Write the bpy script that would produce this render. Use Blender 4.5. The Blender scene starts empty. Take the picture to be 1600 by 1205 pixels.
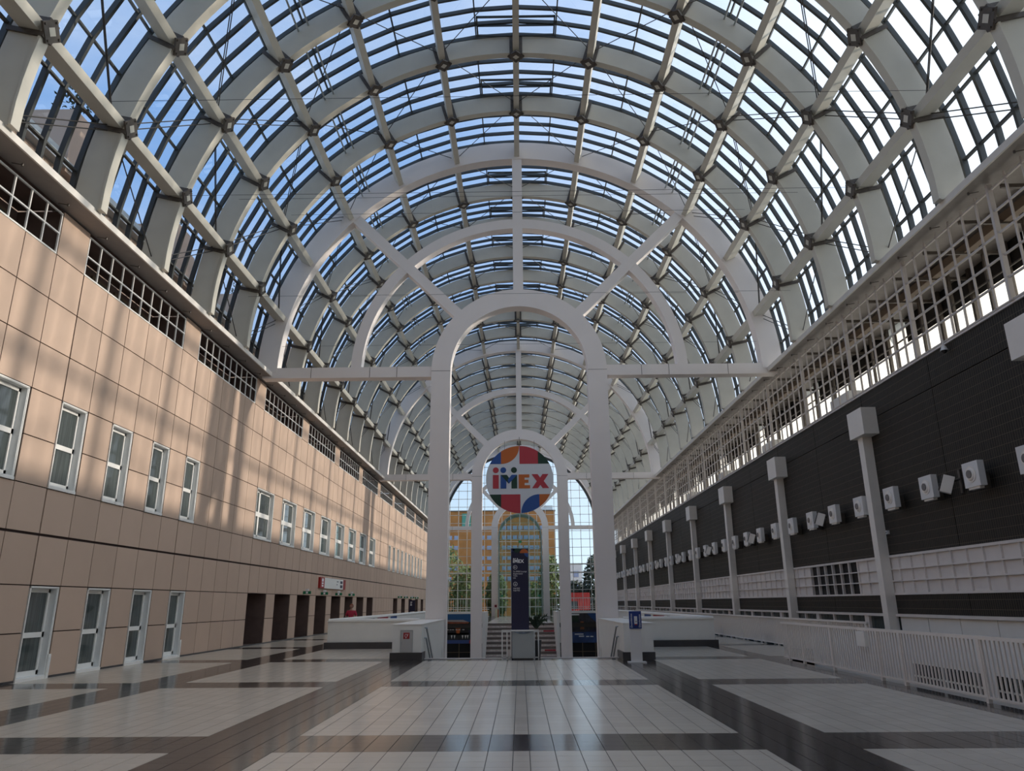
import bpy, math, random
from mathutils import Vector, Matrix
random.seed(7)
D = bpy.data
col = bpy.context.scene.collection
sc = bpy.context.scene

# ------------------------------------------------------------------ camera
F = 1145.0
cam = D.cameras.new('camera'); camo = D.objects.new('camera', cam); col.objects.link(camo)
cam.sensor_fit = 'HORIZONTAL'; cam.sensor_width = 36.0; cam.lens = 36.0 * F / 1600.0
cam.clip_start = 0.05; cam.clip_end = 2000
Yc = Vector((13, -340, -F)).normalized(); Zc = Vector((-30.5, 3854.8, -F)).normalized()
Xc = Yc.cross(Zc).normalized(); Zc = Xc.cross(Yc)
camo.matrix_world = Matrix.Translation((0, 0, 1.65)) @ Matrix((Xc, Yc, Zc)).to_4x4()
sc.camera = camo

# ------------------------------------------------------------------ world, sun, exposure
sc.view_settings.view_transform = 'Standard'
try: sc.view_settings.look = 'None'
except Exception: pass
sc.view_settings.exposure = 1.14
sc.view_settings.gamma = 1.0
sc.view_settings.use_curve_mapping = False
sc.cycles.max_bounces = 10
sc.cycles.diffuse_bounces = 8
sc.cycles.glossy_bounces = 3
sc.cycles.transmission_bounces = 4
sc.cycles.transparent_max_bounces = 16
sc.cycles.use_denoising = True
sc.cycles.sample_clamp_indirect = 6.0
SKY = 0.62
w = D.worlds.new('sky'); sc.world = w; w.use_nodes = True
nt = w.node_tree; nt.nodes.clear()
def N(t, **k):
    n = nt.nodes.new(t)
    for a, b in k.items(): setattr(n, a, b)
    return n
tc = N('ShaderNodeTexCoord'); sp = N('ShaderNodeSeparateXYZ'); nt.links.new(tc.outputs['Generated'], sp.inputs[0])
rp = N('ShaderNodeValToRGB'); nt.links.new(sp.outputs['Z'], rp.inputs[0])
e = rp.color_ramp.elements
e[0].position = 0.0; e[0].color = (0.60, 0.74, 0.86, 1)
e[1].position = 0.95; e[1].color = (0.13, 0.26, 0.52, 1)
m_ = e.new(0.35); m_.color = (0.20, 0.36, 0.66, 1)
mp = N('ShaderNodeMapping'); mp.inputs['Scale'].default_value = (1.2, 1.2, 3.0)
nt.links.new(tc.outputs['Generated'], mp.inputs[0])
nz = N('ShaderNodeTexNoise'); nz.inputs['Scale'].default_value = 2.3; nz.inputs['Detail'].default_value = 7; nz.inputs['Roughness'].default_value = 0.6
nt.links.new(mp.outputs[0], nz.inputs['Vector'])
cr = N('ShaderNodeValToRGB'); cr.color_ramp.elements[0].position = 0.36; cr.color_ramp.elements[1].position = 0.66
nt.links.new(nz.outputs['Fac'], cr.inputs[0])
mx = N('ShaderNodeMixRGB'); mx.inputs[2].default_value = (0.66, 0.72, 0.82, 1)
ml = N('ShaderNodeMath', operation='MULTIPLY'); ml.inputs[1].default_value = 0.38
nt.links.new(cr.outputs[0], ml.inputs[0]); nt.links.new(ml.outputs[0], mx.inputs[0]); nt.links.new(rp.outputs[0], mx.inputs[1])
# hazy glow of the low sun, added and warmed to brighten the hall inside
SUN_TO = Vector((1, 0.20, 0.30)).normalized()
vd = N('ShaderNodeVectorMath', operation='DOT_PRODUCT'); nt.links.new(tc.outputs['Generated'], vd.inputs[0]); vd.inputs[1].default_value = SUN_TO
cl = N('ShaderNodeClamp'); nt.links.new(vd.outputs['Value'], cl.inputs['Value'])
pw = N('ShaderNodeMath', operation='POWER'); pw.inputs[1].default_value = 2.0; nt.links.new(cl.outputs[0], pw.inputs[0])
gl = N('ShaderNodeMixRGB', blend_type='ADD'); gl.inputs[2].default_value = (1.22, 1.16, 0.98, 1)
nt.links.new(pw.outputs[0], gl.inputs[0]); nt.links.new(mx.outputs[0], gl.inputs[1]); mx = gl
bg = N('ShaderNodeBackground'); bg.inputs['Strength'].default_value = SKY
wo = N('ShaderNodeOutputWorld'); nt.links.new(mx.outputs[0], bg.inputs[0]); nt.links.new(bg.outputs[0], wo.inputs[0])
sun = D.lights.new('sun', 'SUN'); suno = D.objects.new('sun', sun); col.objects.link(suno)
sun.energy = 1.5; sun.angle = math.radians(1.5); sun.color = (1.0, 0.89, 0.77)
suno.rotation_mode = 'QUATERNION'
suno.rotation_quaternion = Vector((-1, -0.20, -0.30)).to_track_quat('-Z', 'Y')
suno.location = (60, 40, 40)

# ------------------------------------------------------------------ materials
def mat(name, c, rough=0.6, metal=0.0, var=0.0, vscale=3.0, bump=0.0, bscale=40.0, coat=0.0, spec=0.5, stretch=None, emit=None):
    m = D.materials.new(name); m.use_nodes = True; t = m.node_tree; b = t.nodes['Principled BSDF']
    b.inputs['Base Color'].default_value = (*c, 1); b.inputs['Roughness'].default_value = rough
    b.inputs['Metallic'].default_value = metal; b.inputs['Specular IOR Level'].default_value = spec
    b.inputs['Coat Weight'].default_value = coat
    if var or bump:
        tc = t.nodes.new('ShaderNodeTexCoord'); mp = t.nodes.new('ShaderNodeMapping')
        if stretch: mp.inputs['Scale'].default_value = stretch
        t.links.new(tc.outputs['Object'], mp.inputs[0])
    if var:
        n = t.nodes.new('ShaderNodeTexNoise'); n.inputs['Scale'].default_value = vscale; n.inputs['Detail'].default_value = 5
        t.links.new(mp.outputs[0], n.inputs['Vector'])
        r = t.nodes.new('ShaderNodeValToRGB')
        r.color_ramp.elements[0].position = .3; r.color_ramp.elements[1].position = .7
        r.color_ramp.elements[0].color = (*[x * (1 - var) for x in c], 1); r.color_ramp.elements[1].color = (*[min(1, x * (1 + var)) for x in c], 1)
        t.links.new(n.outputs['Fac'], r.inputs[0]); t.links.new(r.outputs[0], b.inputs['Base Color'])
    if bump:
        n = t.nodes.new('ShaderNodeTexNoise'); n.inputs['Scale'].default_value = bscale; n.inputs['Detail'].default_value = 4
        t.links.new(mp.outputs[0], n.inputs['Vector'])
        bp = t.nodes.new('ShaderNodeBump'); bp.inputs['Strength'].default_value = bump; bp.inputs['Distance'].default_value = .02
        t.links.new(n.outputs['Fac'], bp.inputs['Height']); t.links.new(bp.outputs[0], b.inputs['Normal'])
    if emit:
        b.inputs['Emission Color'].default_value = (*c, 1); b.inputs['Emission Strength'].default_value = emit
    return m
def glassmat(name, tint, refl, rough=0.02, ior=1.45):
    m = D.materials.new(name); m.use_nodes = True; t = m.node_tree; t.nodes.clear()
    o = t.nodes.new('ShaderNodeOutputMaterial'); a = t.nodes.new('ShaderNodeBsdfTransparent'); g = t.nodes.new('ShaderNodeBsdfGlossy')
    x = t.nodes.new('ShaderNodeMixShader'); fr = t.nodes.new('ShaderNodeFresnel'); fr.inputs['IOR'].default_value = ior
    q = t.nodes.new('ShaderNodeMath'); q.operation = 'MULTIPLY'; q.inputs[1].default_value = refl
    a.inputs[0].default_value = (*tint, 1); g.inputs['Roughness'].default_value = rough
    t.links.new(fr.outputs[0], q.inputs[0]); t.links.new(q.outputs[0], x.inputs[0]); t.links.new(a.outputs[0], x.inputs[1]); t.links.new(g.outputs[0], x.inputs[2]); t.links.new(x.outputs[0], o.inputs[0])
    return m
def panelmat(name, c, rough, var=.07, joint=None, seed=0):
    """per-object and per-island tone variation plus fine mottling"""
    m = D.materials.new(name); m.use_nodes = True; t = m.node_tree; b = t.nodes['Principled BSDF']; L = t.links
    b.inputs['Roughness'].default_value = rough
    geo = t.nodes.new('ShaderNodeNewGeometry'); oi = t.nodes.new('ShaderNodeObjectInfo')
    ad = t.nodes.new('ShaderNodeMath'); ad.operation = 'ADD'; L.new(geo.outputs['Random Per Island'], ad.inputs[0]); L.new(oi.outputs['Random'], ad.inputs[1])
    fr = t.nodes.new('ShaderNodeMath'); fr.operation = 'FRACT'; L.new(ad.outputs[0], fr.inputs[0])
    r = t.nodes.new('ShaderNodeValToRGB'); L.new(fr.outputs[0], r.inputs[0])
    r.color_ramp.elements[0].color = (*[x * (1 - var) for x in c], 1); r.color_ramp.elements[1].color = (*[x * (1 + var) for x in c], 1)
    n = t.nodes.new('ShaderNodeTexNoise'); n.inputs['Scale'].default_value = 1.4; n.inputs['Detail'].default_value = 6
    L.new(geo.outputs['Position'], n.inputs['Vector'])
    mx = t.nodes.new('ShaderNodeMixRGB'); mx.blend_type = 'MULTIPLY'; mx.inputs[0].default_value = .35
    r2 = t.nodes.new('ShaderNodeValToRGB'); r2.color_ramp.elements[0].color = (.72, .72, .72, 1); L.new(n.outputs['Fac'], r2.inputs[0])
    L.new(r.outputs[0], mx.inputs[1]); L.new(r2.outputs[0], mx.inputs[2]); L.new(mx.outputs[0], b.inputs['Base Color'])
    return m
M = {}
M['stone'] = panelmat('rose_sandstone', (0.56, 0.41, 0.315), .75, .05)
M['joint'] = mat('dark_joint', (.03, .015, .012), .9)
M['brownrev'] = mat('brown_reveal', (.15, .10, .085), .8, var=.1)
M['cream'] = mat('cream_paint', (.60, .575, .50), .5, var=.04, vscale=1.5)
M['portal'] = mat('pinkish_white_paint', (.86, .80, .765), .55, var=.02, vscale=.8)
M['white'] = mat('white_paint', (.83, .83, .79), .45, var=.02)
M['winwhite'] = mat('window_white', (.86, .85, .81), .4)
M['alu'] = mat('grey_jamb', (.80, .81, .80), .45)
M['bracket'] = mat('dark_bracket', (.085, .07, .058), .5, var=.2, vscale=8)
M['bar'] = mat('dark_glazing_bar', (.045, .05, .05), .55)
M['cable'] = mat('cable_steel', (.04, .036, .033), .5)
M['glass'] = glassmat('roof_glass', (.97, .985, .985), .9)
M['clearglass'] = glassmat('wall_glass', (.88, .93, .93), .8)
M['greenglass'] = glassmat('green_glass', (.62, .76, .70), 1.3)
M['darkglass'] = mat('dark_window_glass', (.075, .09, .088), .05, spec=.8, var=.35, vscale=5, stretch=(1, 3, .15))
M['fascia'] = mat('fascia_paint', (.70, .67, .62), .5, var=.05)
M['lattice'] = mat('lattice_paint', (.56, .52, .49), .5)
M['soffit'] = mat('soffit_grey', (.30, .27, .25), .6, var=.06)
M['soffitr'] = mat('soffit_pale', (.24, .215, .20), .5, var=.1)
M['black'] = mat('black_void', (.012, .011, .011), .7)
M['greypost'] = mat('grey_post', (.84, .80, .745), .45, var=.03)
M['rail'] = mat('grey_rail', (.80, .755, .70), .5)
M['band'] = mat('white_band', (.74, .69, .65), .6, var=.03)
M['plinth'] = mat('dark_plinth', (.055, .052, .055), .35, var=.1)
M['lightfloor'] = panelmat('light_floor_tile', (.64, .575, .485), .20, .035)
M['darkfloor'] = panelmat('dark_floor_tile', (.058, .050, .046), .14, .10)
M['grout'] = mat('grout', (.06, .052, .045), .7)
M['concrete'] = mat('concrete', (.25, .24, .23), .8, var=.1)
M['navy'] = mat('navy_board', (.012, .012, .045), .45)
M['txt'] = mat('white_print', (.92, .92, .94), .6)
M['sblue'] = mat('logo_blue', (.018, .075, .27), .5)
M['sorange'] = mat('logo_orange', (.50, .12, .02), .5)
M['sred'] = mat('logo_red', (.43, .035, .05), .5)
M['sgreen'] = mat('logo_green', (.005, .035, .02), .5)
M['signwhite'] = mat('logo_white', (.62, .63, .65), .5)
M['red'] = mat('sign_red', (.36, .02, .02), .5)
M['exitgreen'] = mat('exit_green', (.01, .22, .10), .5)
M['brownwin'] = mat('brown_frame', (.17, .12, .08), .6)
M['orange'] = mat('orange_brick', (.50, .20, .05), .8, var=.18, vscale=.6)
M['officeglass'] = mat('office_glass', (.35, .40, .55), .2, var=.3, vscale=.8)
M['leaf'] = mat('leaf_green', (.10, .14, .035), .7, var=.5, vscale=2.0)
M['leafdark'] = mat('leaf_dark', (.012, .03, .012), .6, var=.4, vscale=9)
M['bark'] = mat('bark', (.12, .09, .06), .9)
M['redbld'] = mat('red_cladding', (.60, .055, .045), .6, var=.05)
M['steel'] = mat('brushed_grey', (.36, .39, .40), .4, metal=.3)
M['ground'] = mat('outside_ground', (.22, .22, .20), .9, var=.2, vscale=.1)
M['skin'] = mat('skin', (.45, .26, .19), .6)
M['hair'] = mat('hair', (.22, .07, .035), .7, var=.3, vscale=30)
M['redcloth'] = mat('red_cloth', (.45, .03, .07), .8)
M['darkcloth'] = mat('dark_cloth', (.02, .02, .03), .8)
M['riser'] = mat('printed_riser', (.66, .60, .56), .6, var=.15, vscale=6)
M['pinkprint'] = mat('pink_print', (.42, .20, .19), .6)
M['tread'] = mat('stair_tread', (.17, .14, .125), .5, var=.1)
M['whiteplastic'] = mat('white_plastic', (.74, .74, .74), .35)
M['lens'] = mat('grey_lens', (.14, .14, .15), .25)
# dark wall: stacked narrow tiles
def darkwall():
    m = D.materials.new('dark_narrow_tile'); m.use_nodes = True; t = m.node_tree; b = t.nodes['Principled BSDF']; L = t.links
    g = t.nodes.new('ShaderNodeNewGeometry'); s = t.nodes.new('ShaderNodeSeparateXYZ'); c = t.nodes.new('ShaderNodeCombineXYZ')
    L.new(g.outputs['Position'], s.inputs[0]); L.new(s.outputs['Z'], c.inputs['X']); L.new(s.outputs['Y'], c.inputs['Y'])
    br = t.nodes.new('ShaderNodeTexBrick'); br.offset = 0.0; L.new(c.outputs[0], br.inputs['Vector'])
    br.inputs['Scale'].default_value = 1.0; br.inputs['Brick Width'].default_value = .235; br.inputs['Row Height'].default_value = .088
    br.inputs['Mortar Size'].default_value = .006; br.inputs['Mortar Smooth'].default_value = .3
    br.inputs['Color1'].default_value = (.014, .013, .011, 1); br.inputs['Color2'].default_value = (.024, .021, .018, 1); br.inputs['Mortar'].default_value = (.13, .105, .08, 1)
    L.new(br.outputs['Color'], b.inputs['Base Color']); b.inputs['Roughness'].default_value = .55; b.inputs['Specular IOR Level'].default_value = .22
    bp = t.nodes.new('ShaderNodeBump'); bp.inputs['Strength'].default_value = .4; bp.inputs['Distance'].default_value = .01; bp.invert = True
    L.new(br.outputs['Fac'], bp.inputs['Height']); L.new(bp.outputs[0], b.inputs['Normal'])
    return m
M['darkwall'] = darkwall()
def translucent():
    m = D.materials.new('frosted_glazing'); m.use_nodes = True; t = m.node_tree; t.nodes.clear()
    o = t.nodes.new('ShaderNodeOutputMaterial'); a = t.nodes.new('ShaderNodeBsdfTranslucent'); a.inputs[0].default_value = (.95, .93, .85, 1)
    b = t.nodes.new('ShaderNodeBsdfDiffuse'); b.inputs[0].default_value = (.7, .68, .6, 1); x = t.nodes.new('ShaderNodeMixShader'); x.inputs[0].default_value = .15
    t.links.new(a.outputs[0], x.inputs[1]); t.links.new(b.outputs[0], x.inputs[2]); t.links.new(x.outputs[0], o.inputs[0])
    return m
M['frost'] = translucent()

# ------------------------------------------------------------------ mesh helpers
class MB:
    def __init__(s): s.v = []; s.f = []; s.m = []; s.cur = 0
    def quad(s, a, b, c, d):
        n = len(s.v); s.v += [a, b, c, d]; s.f.append((n, n + 1, n + 2, n + 3)); s.m.append(s.cur); return s
    def poly(s, pts):
        n = len(s.v); s.v += list(pts); s.f.append(tuple(range(n, n + len(pts)))); s.m.append(s.cur); return s
    def box(s, x0, x1, y0, y1, z0, z1):
        if x0 > x1: x0, x1 = x1, x0
        if y0 > y1: y0, y1 = y1, y0
        if z0 > z1: z0, z1 = z1, z0
        n = len(s.v)
        s.v += [(x0, y0, z0), (x1, y0, z0), (x1, y1, z0), (x0, y1, z0), (x0, y0, z1), (x1, y0, z1), (x1, y1, z1), (x0, y1, z1)]
        for f in ((0, 3, 2, 1), (4, 5, 6, 7), (0, 1, 5, 4), (1, 2, 6, 5), (2, 3, 7, 6), (3, 0, 4, 7)):
            s.f.append(tuple(n + i for i in f)); s.m.append(s.cur)
        return s
    def prism(s, pts2, y0, y1):
        """extrude a polygon given in (x, z) along y from y0 (front) to y1"""
        n = len(s.v); k = len(pts2)
        s.v += [(x, y0, z) for x, z in pts2] + [(x, y1, z) for x, z in pts2]
        s.f.append(tuple(n + i for i in range(k))); s.f.append(tuple(n + k + i for i in reversed(range(k)))); s.m += [s.cur, s.cur]
        for i in range(k):
            j = (i + 1) % k; s.f.append((n + i, n + k + i, n + k + j, n + j)); s.m.append(s.cur)
        return s
    def strip(s, outer, inner, y0, y1, caps=True):
        """band between two (x,z) polylines, extruded along y"""
        n = len(s.v); k = len(outer)
        s.v += [(x, y0, z) for x, z in outer] + [(x, y0, z) for x, z in inner] + [(x, y1, z) for x, z in outer] + [(x, y1, z) for x, z in inner]
        A = lambda i: n + i; B = lambda i: n + k + i; Cc = lambda i: n + 2 * k + i; E = lambda i: n + 3 * k + i
        for i in range(k - 1):
            for f in ((A(i), A(i + 1), B(i + 1), B(i)), (Cc(i), E(i), E(i + 1), Cc(i + 1)), (A(i), Cc(i), Cc(i + 1), A(i + 1)), (B(i), B(i + 1), E(i + 1), E(i))):
                s.f.append(f); s.m.append(s.cur)
        if caps:
            for i in (0, k - 1): s.f.append((A(i), B(i), E(i), Cc(i))); s.m.append(s.cur)
        return s
    def rod(s, a, b, r=.01, n=6):
        a = Vector(a); b = Vector(b); d = (b - a).normalized()
        u = d.orthogonal().normalized(); v = d.cross(u); k = len(s.v)
        for p in (a, b):
            for i in range(n):
                t = 2 * math.pi * i / n; q = p + u * (r * math.cos(t)) + v * (r * math.sin(t)); s.v.append(tuple(q))
        for i in range(n):
            j = (i + 1) % n; s.f.append((k + i, k + j, k + n + j, k + n + i)); s.m.append(s.cur)
        s.f.append(tuple(k + i for i in reversed(range(n)))); s.f.append(tuple(k + n + i for i in range(n))); s.m += [s.cur, s.cur]
        return s
    def cyl(s, c, axis, r, h, n=16, r2=None):
        ax = Vector(axis).normalized(); u = ax.orthogonal().normalized(); v = ax.cross(u); c = Vector(c); k = len(s.v); r2 = r if r2 is None else r2
        for p, rr in ((c, r), (c + ax * h, r2)):
            for i in range(n):
                t = 2 * math.pi * i / n; s.v.append(tuple(p + u * (rr * math.cos(t)) + v * (rr * math.sin(t))))
        for i in range(n):
            j = (i + 1) % n; s.f.append((k + i, k + j, k + n + j, k + n + i)); s.m.append(s.cur)
        s.f.append(tuple(k + i for i in reversed(range(n)))); s.f.append(tuple(k + n + i for i in range(n))); s.m += [s.cur, s.cur]
        return s
    def mesh(s, name, mats, org=(0, 0, 0)):
        me = D.meshes.new(name); o = Vector(org)
        me.from_pydata([(x - o[0], y - o[1], z - o[2]) for x, y, z in s.v], [], s.f)
        if not isinstance(mats, (list, tuple)): mats = [mats]
        for m in mats: me.materials.append(m)
        if len(mats) > 1:
            for p, i in zip(me.polygons, s.m): p.material_index = i
        me.update(); return me
    def build(s, name, mats, parent=None, **kw):
        org = worg(parent); me = s.mesh(name, mats, org)
        o = D.objects.new(name, me); col.objects.link(o)
        if parent: o.parent = parent
        for k, v in kw.items(): o[k] = v
        return o
def worg(p):
    o = Vector((0, 0, 0))
    while p is not None: o = o + Vector(p.location); p = p.parent
    return o
def tag(o, label=None, cat=None, group=None, kind=None):
    if label: o['label'] = label
    if cat: o['category'] = cat
    if group: o['group'] = group
    if kind: o['kind'] = kind
    return o
def empty(name, loc=(0, 0, 0), label=None, cat=None, group=None, kind=None):
    o = D.objects.new(name, None); col.objects.link(o); o.location = loc; o.empty_display_size = .2
    return tag(o, label, cat, group, kind)
def inst(name, me, parent, off=(0, 0, 0), rot=None):
    o = D.objects.new(name, me); col.objects.link(o); o.parent = parent; o.location = off
    if rot: o.rotation_euler = rot
    return o
def copy_tree(o, parent=None, loc=None):
    c = o.copy(); col.objects.link(c)
    if parent: c.parent = parent
    if loc is not None: c.location = loc
    for ch in list(o.children): copy_tree(ch, c)
    return c
ORD = ['nearest', 'second', 'third', 'fourth', 'fifth', 'sixth', 'seventh', 'eighth', 'ninth', 'tenth', 'eleventh', 'twelfth']
def text(body, size, loc, m, parent, rot=(math.pi / 2, 0, 0), align='LEFT', name='lettering', ext=.002, bold=0.0, space=1.0):
    c = D.curves.new(name, 'FONT'); c.body = body; c.size = size; c.align_x = align; c.extrude = ext; c.offset = bold; c.space_character = space
    tmp = D.objects.new(name, c); col.objects.link(tmp); me = D.meshes.new_from_object(tmp); D.objects.remove(tmp)
    me.materials.clear(); me.materials.append(m)
    o = D.objects.new(name, me); col.objects.link(o); o.parent = parent
    o.location = Vector(loc) - worg(parent); o.rotation_euler = rot; return o

# ------------------------------------------------------------------ constants
AX = 0.05; CZ = 11.5
RIBP = 3.51; Y0R = 30.8                      # rib pitch and first portal front
PORT = [30.8, 30.8 + 8 * RIBP, 101.0]
YB, YE = -8.0, 103.0                         # hall ends
NODE = [15.3 * k for k in range(-5, 6)]
FAC = sorted(set([-90.0, 90.0] + [7.65 * k for k in range(-11, 12)]))
def pol(r, a): t = math.radians(a); return (AX + r * math.sin(t), CZ + r * math.cos(t))
def arc(r, a0=-90, a1=90, n=60): return [pol(r, a0 + (a1 - a0) * i / n) for i in range(n + 1)]
XL, XR = -11.5, 11.5
P = 1.193; YO = 17.70

# ------------------------------------------------------------------ vaulted roof
roof = empty('ceiling', (0, 0, 0), 'glazed barrel vault on cream steel ribs over the whole hall', 'roof', kind='structure')
rb = MB().strip(arc(11.58), arc(10.84), -.10, .10).strip(arc(10.84), arc(10.78), -.14, .14)
rib_me = rb.mesh('rib', M['cream'])
# bracket: strap around the rib, plate on its inner face
def bracket_mesh():
    b = MB()
    for u0, u1 in ((-.25, -.13), (.13, .25)):
        for v0, v1 in ((-.15, -.10), (.10, .15)): b.box(u0, u1, v0, v1, 10.76, 11.62)
        b.box(u0, u1, -.16, .16, 10.72, 10.775)
    n = len(b.v)
    for z in (10.70, 10.76):
        b.v += [(.33, 0, z), (0, .33, z), (-.33, 0, z), (0, -.33, z)]
    for f in ((3, 2, 1, 0), (4, 5, 6, 7), (0, 1, 5, 4), (1, 2, 6, 5), (2, 3, 7, 6), (3, 0, 4, 7)):
        b.f.append(tuple(n + i for i in f)); b.m.append(0)
    b.cur = 1
    b.v += [(.13, 0, 10.69), (0, .13, 10.69), (-.13, 0, 10.69), (0, -.13, 10.69)]; b.f.append((len(b.v) - 1, len(b.v) - 2, len(b.v) - 3, len(b.v) - 4)); b.m.append(1)
    b.cur = 0
    for x, y in ((.25, 0), (-.25, 0), (0, .25), (0, -.25)): b.cyl((x, y, 10.67), (0, 0, 1), .03, .035, 6)
    return b.mesh('bracket', [M['bracket'], M['cream']])
br_me = bracket_mesh()
ribs_y = []
k = -11
while True:
    y = Y0R + RIBP * k + .12
    if y > YE - 1: break
    if not any(abs(y - p - .2) < 1.2 for p in PORT): ribs_y.append(y)
    k += 1
for y in ribs_y:
    o = inst('rib', rib_me, roof, (0, y, 0))
    if y > 11:
        for a in NODE:
            q = inst('bracket', br_me, o, (AX, 0, CZ), (0, math.radians(a), 0))
# purlins between ribs
stops = sorted([(y - .1, y + .1) for y in ribs_y] + [(p, p + .5) for p in PORT])
spans = [(stops[i][1], stops[i + 1][0]) for i in range(len(stops) - 1)]
for (a0, a1) in spans:
    me = None
    for a in NODE:
        if me is None:
            me = MB().box(-.12, .12, 0, a1 - a0, 10.86, 11.36).mesh('purlin', M['cream'])
        if a1 < 11: continue
        inst('purlin', me, roof, (AX, a0, CZ), (0, math.radians(a), 0))
# glazing bars (arcs) and long bars
NP = 5
bars = []
y = Y0R + .12 + RIBP * -11; i = 0
while y < YE - .05: bars.append(y); y += RIBP / NP
fo = [pol(11.84, a) for a in FAC]; fi = [pol(11.69, a) for a in FAC]
bar_me = MB().strip(fo, fi, -.045, .045).mesh('glazing_bar', M['bar'])
for y in bars: inst('glazing_bar', bar_me, roof, (0, y, 0))
lb = MB().box(-.024, .024, 0, YE - bars[0], 11.72, 11.83).mesh('long_bar', M['bar'])
for a in FAC[1:-1]: inst('long_bar', lb, roof, (AX, bars[0], CZ), (0, math.radians(a), 0))
# panes
pts = [pol(11.77, a) for a in FAC]
cells = []
for j in range(len(bars) - 1):
    for i in range(len(pts) - 1): cells.append((bars[j], bars[j + 1], i))
big = [c for c in cells if 13.5 < c[0] < 26.5 and 10 < c[0] + 0 and (c[2] < 8 or c[2] > 15)][:300]
bset = set(big); rest = MB()
pm = {}
for c in cells:
    x0, z0 = pts[c[2]]; x1, z1 = pts[c[2] + 1]
    if c in bset:
        if c[2] not in pm:
            pm[c[2]] = MB().quad((x0, .01, z0), (x0, RIBP / NP - .01, z0), (x1, RIBP / NP - .01, z1), (x1, .01, z1)).mesh('pane', M['glass'])
        inst('pane', pm[c[2]], roof, (0, c[0], 0))
    else:
        rest.quad((x0, c[0], z0), (x0, c[1], z0), (x1, c[1], z1), (x1, c[0], z1))
rest.build('glazing', M['glass'], roof, kind='stuff')
# bracing rods
rods = MB(); R_ = 10.98
allst = [(s[0] + s[1]) / 2 for s in stops]
def nd(i, a, dr=0, dy=0): x, z = pol(R_ + .3 + dr, a); return (x, allst[i] + dy, z)
ang = [-88] + NODE + [88]
for i in range(len(allst) - 1):
    if allst[i] < 8: continue
    for j in range(len(ang) - 1):
        p, q = (nd(i, ang[j]), nd(i + 1, ang[j + 1])) if (i + j) % 2 == 0 else (nd(i, ang[j + 1]), nd(i + 1, ang[j]))
        o = MB()
        if j in (0, 1, 2, len(ang) - 4, len(ang) - 3, len(ang) - 2):
            o.rod(p, q, .017, 5); o.rod((p[0], p[1] + .12, p[2] - .1), (q[0], q[1] + .12, q[2] - .1), .017, 5)
        else: o.rod(p, q, .017, 5)
        o.build('tie_rod', M['cable'], roof)
wires = MB()
for y, z in ((16.0, 14.2), (19.6, 13.6), (23.5, 15.8), (27.1, 17.2), (27.0, 13.5), (31.0, 15.2), (31.0, 12.8)):
    wx = math.sqrt(11.0 ** 2 - (z - CZ) ** 2); wires.rod((AX - wx, y, z), (AX + wx, y, z), .006, 4)
wires.build('span_wire', M['cable'], roof)
# opening vents beside the crown
for i, y in enumerate(ribs_y):
    if y < 20: continue
    v = MB()
    for s_ in (-1, 1):
        for (ya, yb, aa, ab) in ((-1.15, -1.10, .3, 7.4), (-.20, -.14, .3, 7.4), (-1.15, -.12, 7.2, 7.5), (-.70, -.67, .3, 7.4)):
            p0, p1 = pol(11.66, s_ * aa), pol(11.66, s_ * ab); z0 = min(p0[1], p1[1])
            v.box(p0[0], p1[0], y + ya, y + yb, z0 - .02, z0 + .06)
    v.build('vent_frame', M['bar'], roof)
# crown walkway rail seen beside 38 degrees
for s_ in (-1, 1):
    x, z = pol(11.45, s_ * 38); x2, z2 = pol(11.45, s_ * 40)
    MB().rod((x, 10, z), (x, YE - 1, z), .035, 6).rod((x2, 10, z2), (x2, YE - 1, z2), .035, 6).build('roof_track', M['steel'], roof)

# ------------------------------------------------------------------ portals
def portal(yf, label, deep=.55):
    t = empty('portal_frame', (AX, yf, 0), label, 'arch', 'white portal frames')
    y1 = yf + deep
    MB().strip(arc(11.62), arc(10.72), yf, y1).build('outer_arch', M['portal'], t)
    MB().strip(arc(7.47), arc(7.0), yf + .04, y1 - .04).build('middle_arch', M['portal'], t)
    MB().strip(arc(3.87), arc(3.03), yf - .03, y1 + .03).build('inner_arch', M['portal'], t)
    zb = -4.3 if yf < 90 else 0
    for s_ in (-1, 1):
        MB().box(AX + s_ * 3.03, AX + s_ * 3.87, yf - .03, y1 + .03, zb, CZ).build('column', M['portal'], t)
        MB().box(AX + s_ * 3.87, AX + s_ * 11.35, yf + .01, y1 - .01, 11.24, 11.72).build('crossbeam', M['portal'], t)
        a = math.radians(45 * s_); ux, uz = math.sin(a), math.cos(a); px, pz = uz * .23, -ux * .23
        q = [(AX + ux * r + e_ * px, CZ + uz * r + e_ * pz) for r, e_ in ((3.8, -1), (3.8, 1), (10.8, 1), (10.8, -1))]
        MB().prism(q, yf + .02, y1 - .02).build('spoke', M['portal'], t)
    for x in (-9.2, -6.6, -5.4, 5.4, 6.6, 9.2): MB().box(AX + x - .008, AX + x + .008, yf + .004, yf + .012, 11.24, 11.72).build('seam', M['joint'], t)
    for x in (-3.87, 3.03): MB().box(AX + x, AX + x + .84, yf - .034, yf - .028, 11.49, 11.505).build('seam', M['joint'], t)
    MB().box(AX - .23, AX + .23, yf + .02, y1 - .02, CZ + 3.8, CZ + 10.8).build('spoke', M['portal'], t)
    return t
portal(PORT[0], 'white arched portal frame nearest the entrance floor, tall columns flanking the stairs')
portal(PORT[1], 'white arched portal frame behind the round hanging sign')
portal(PORT[2], 'white arched portal frame farthest off, around the green glass porch')

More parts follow.
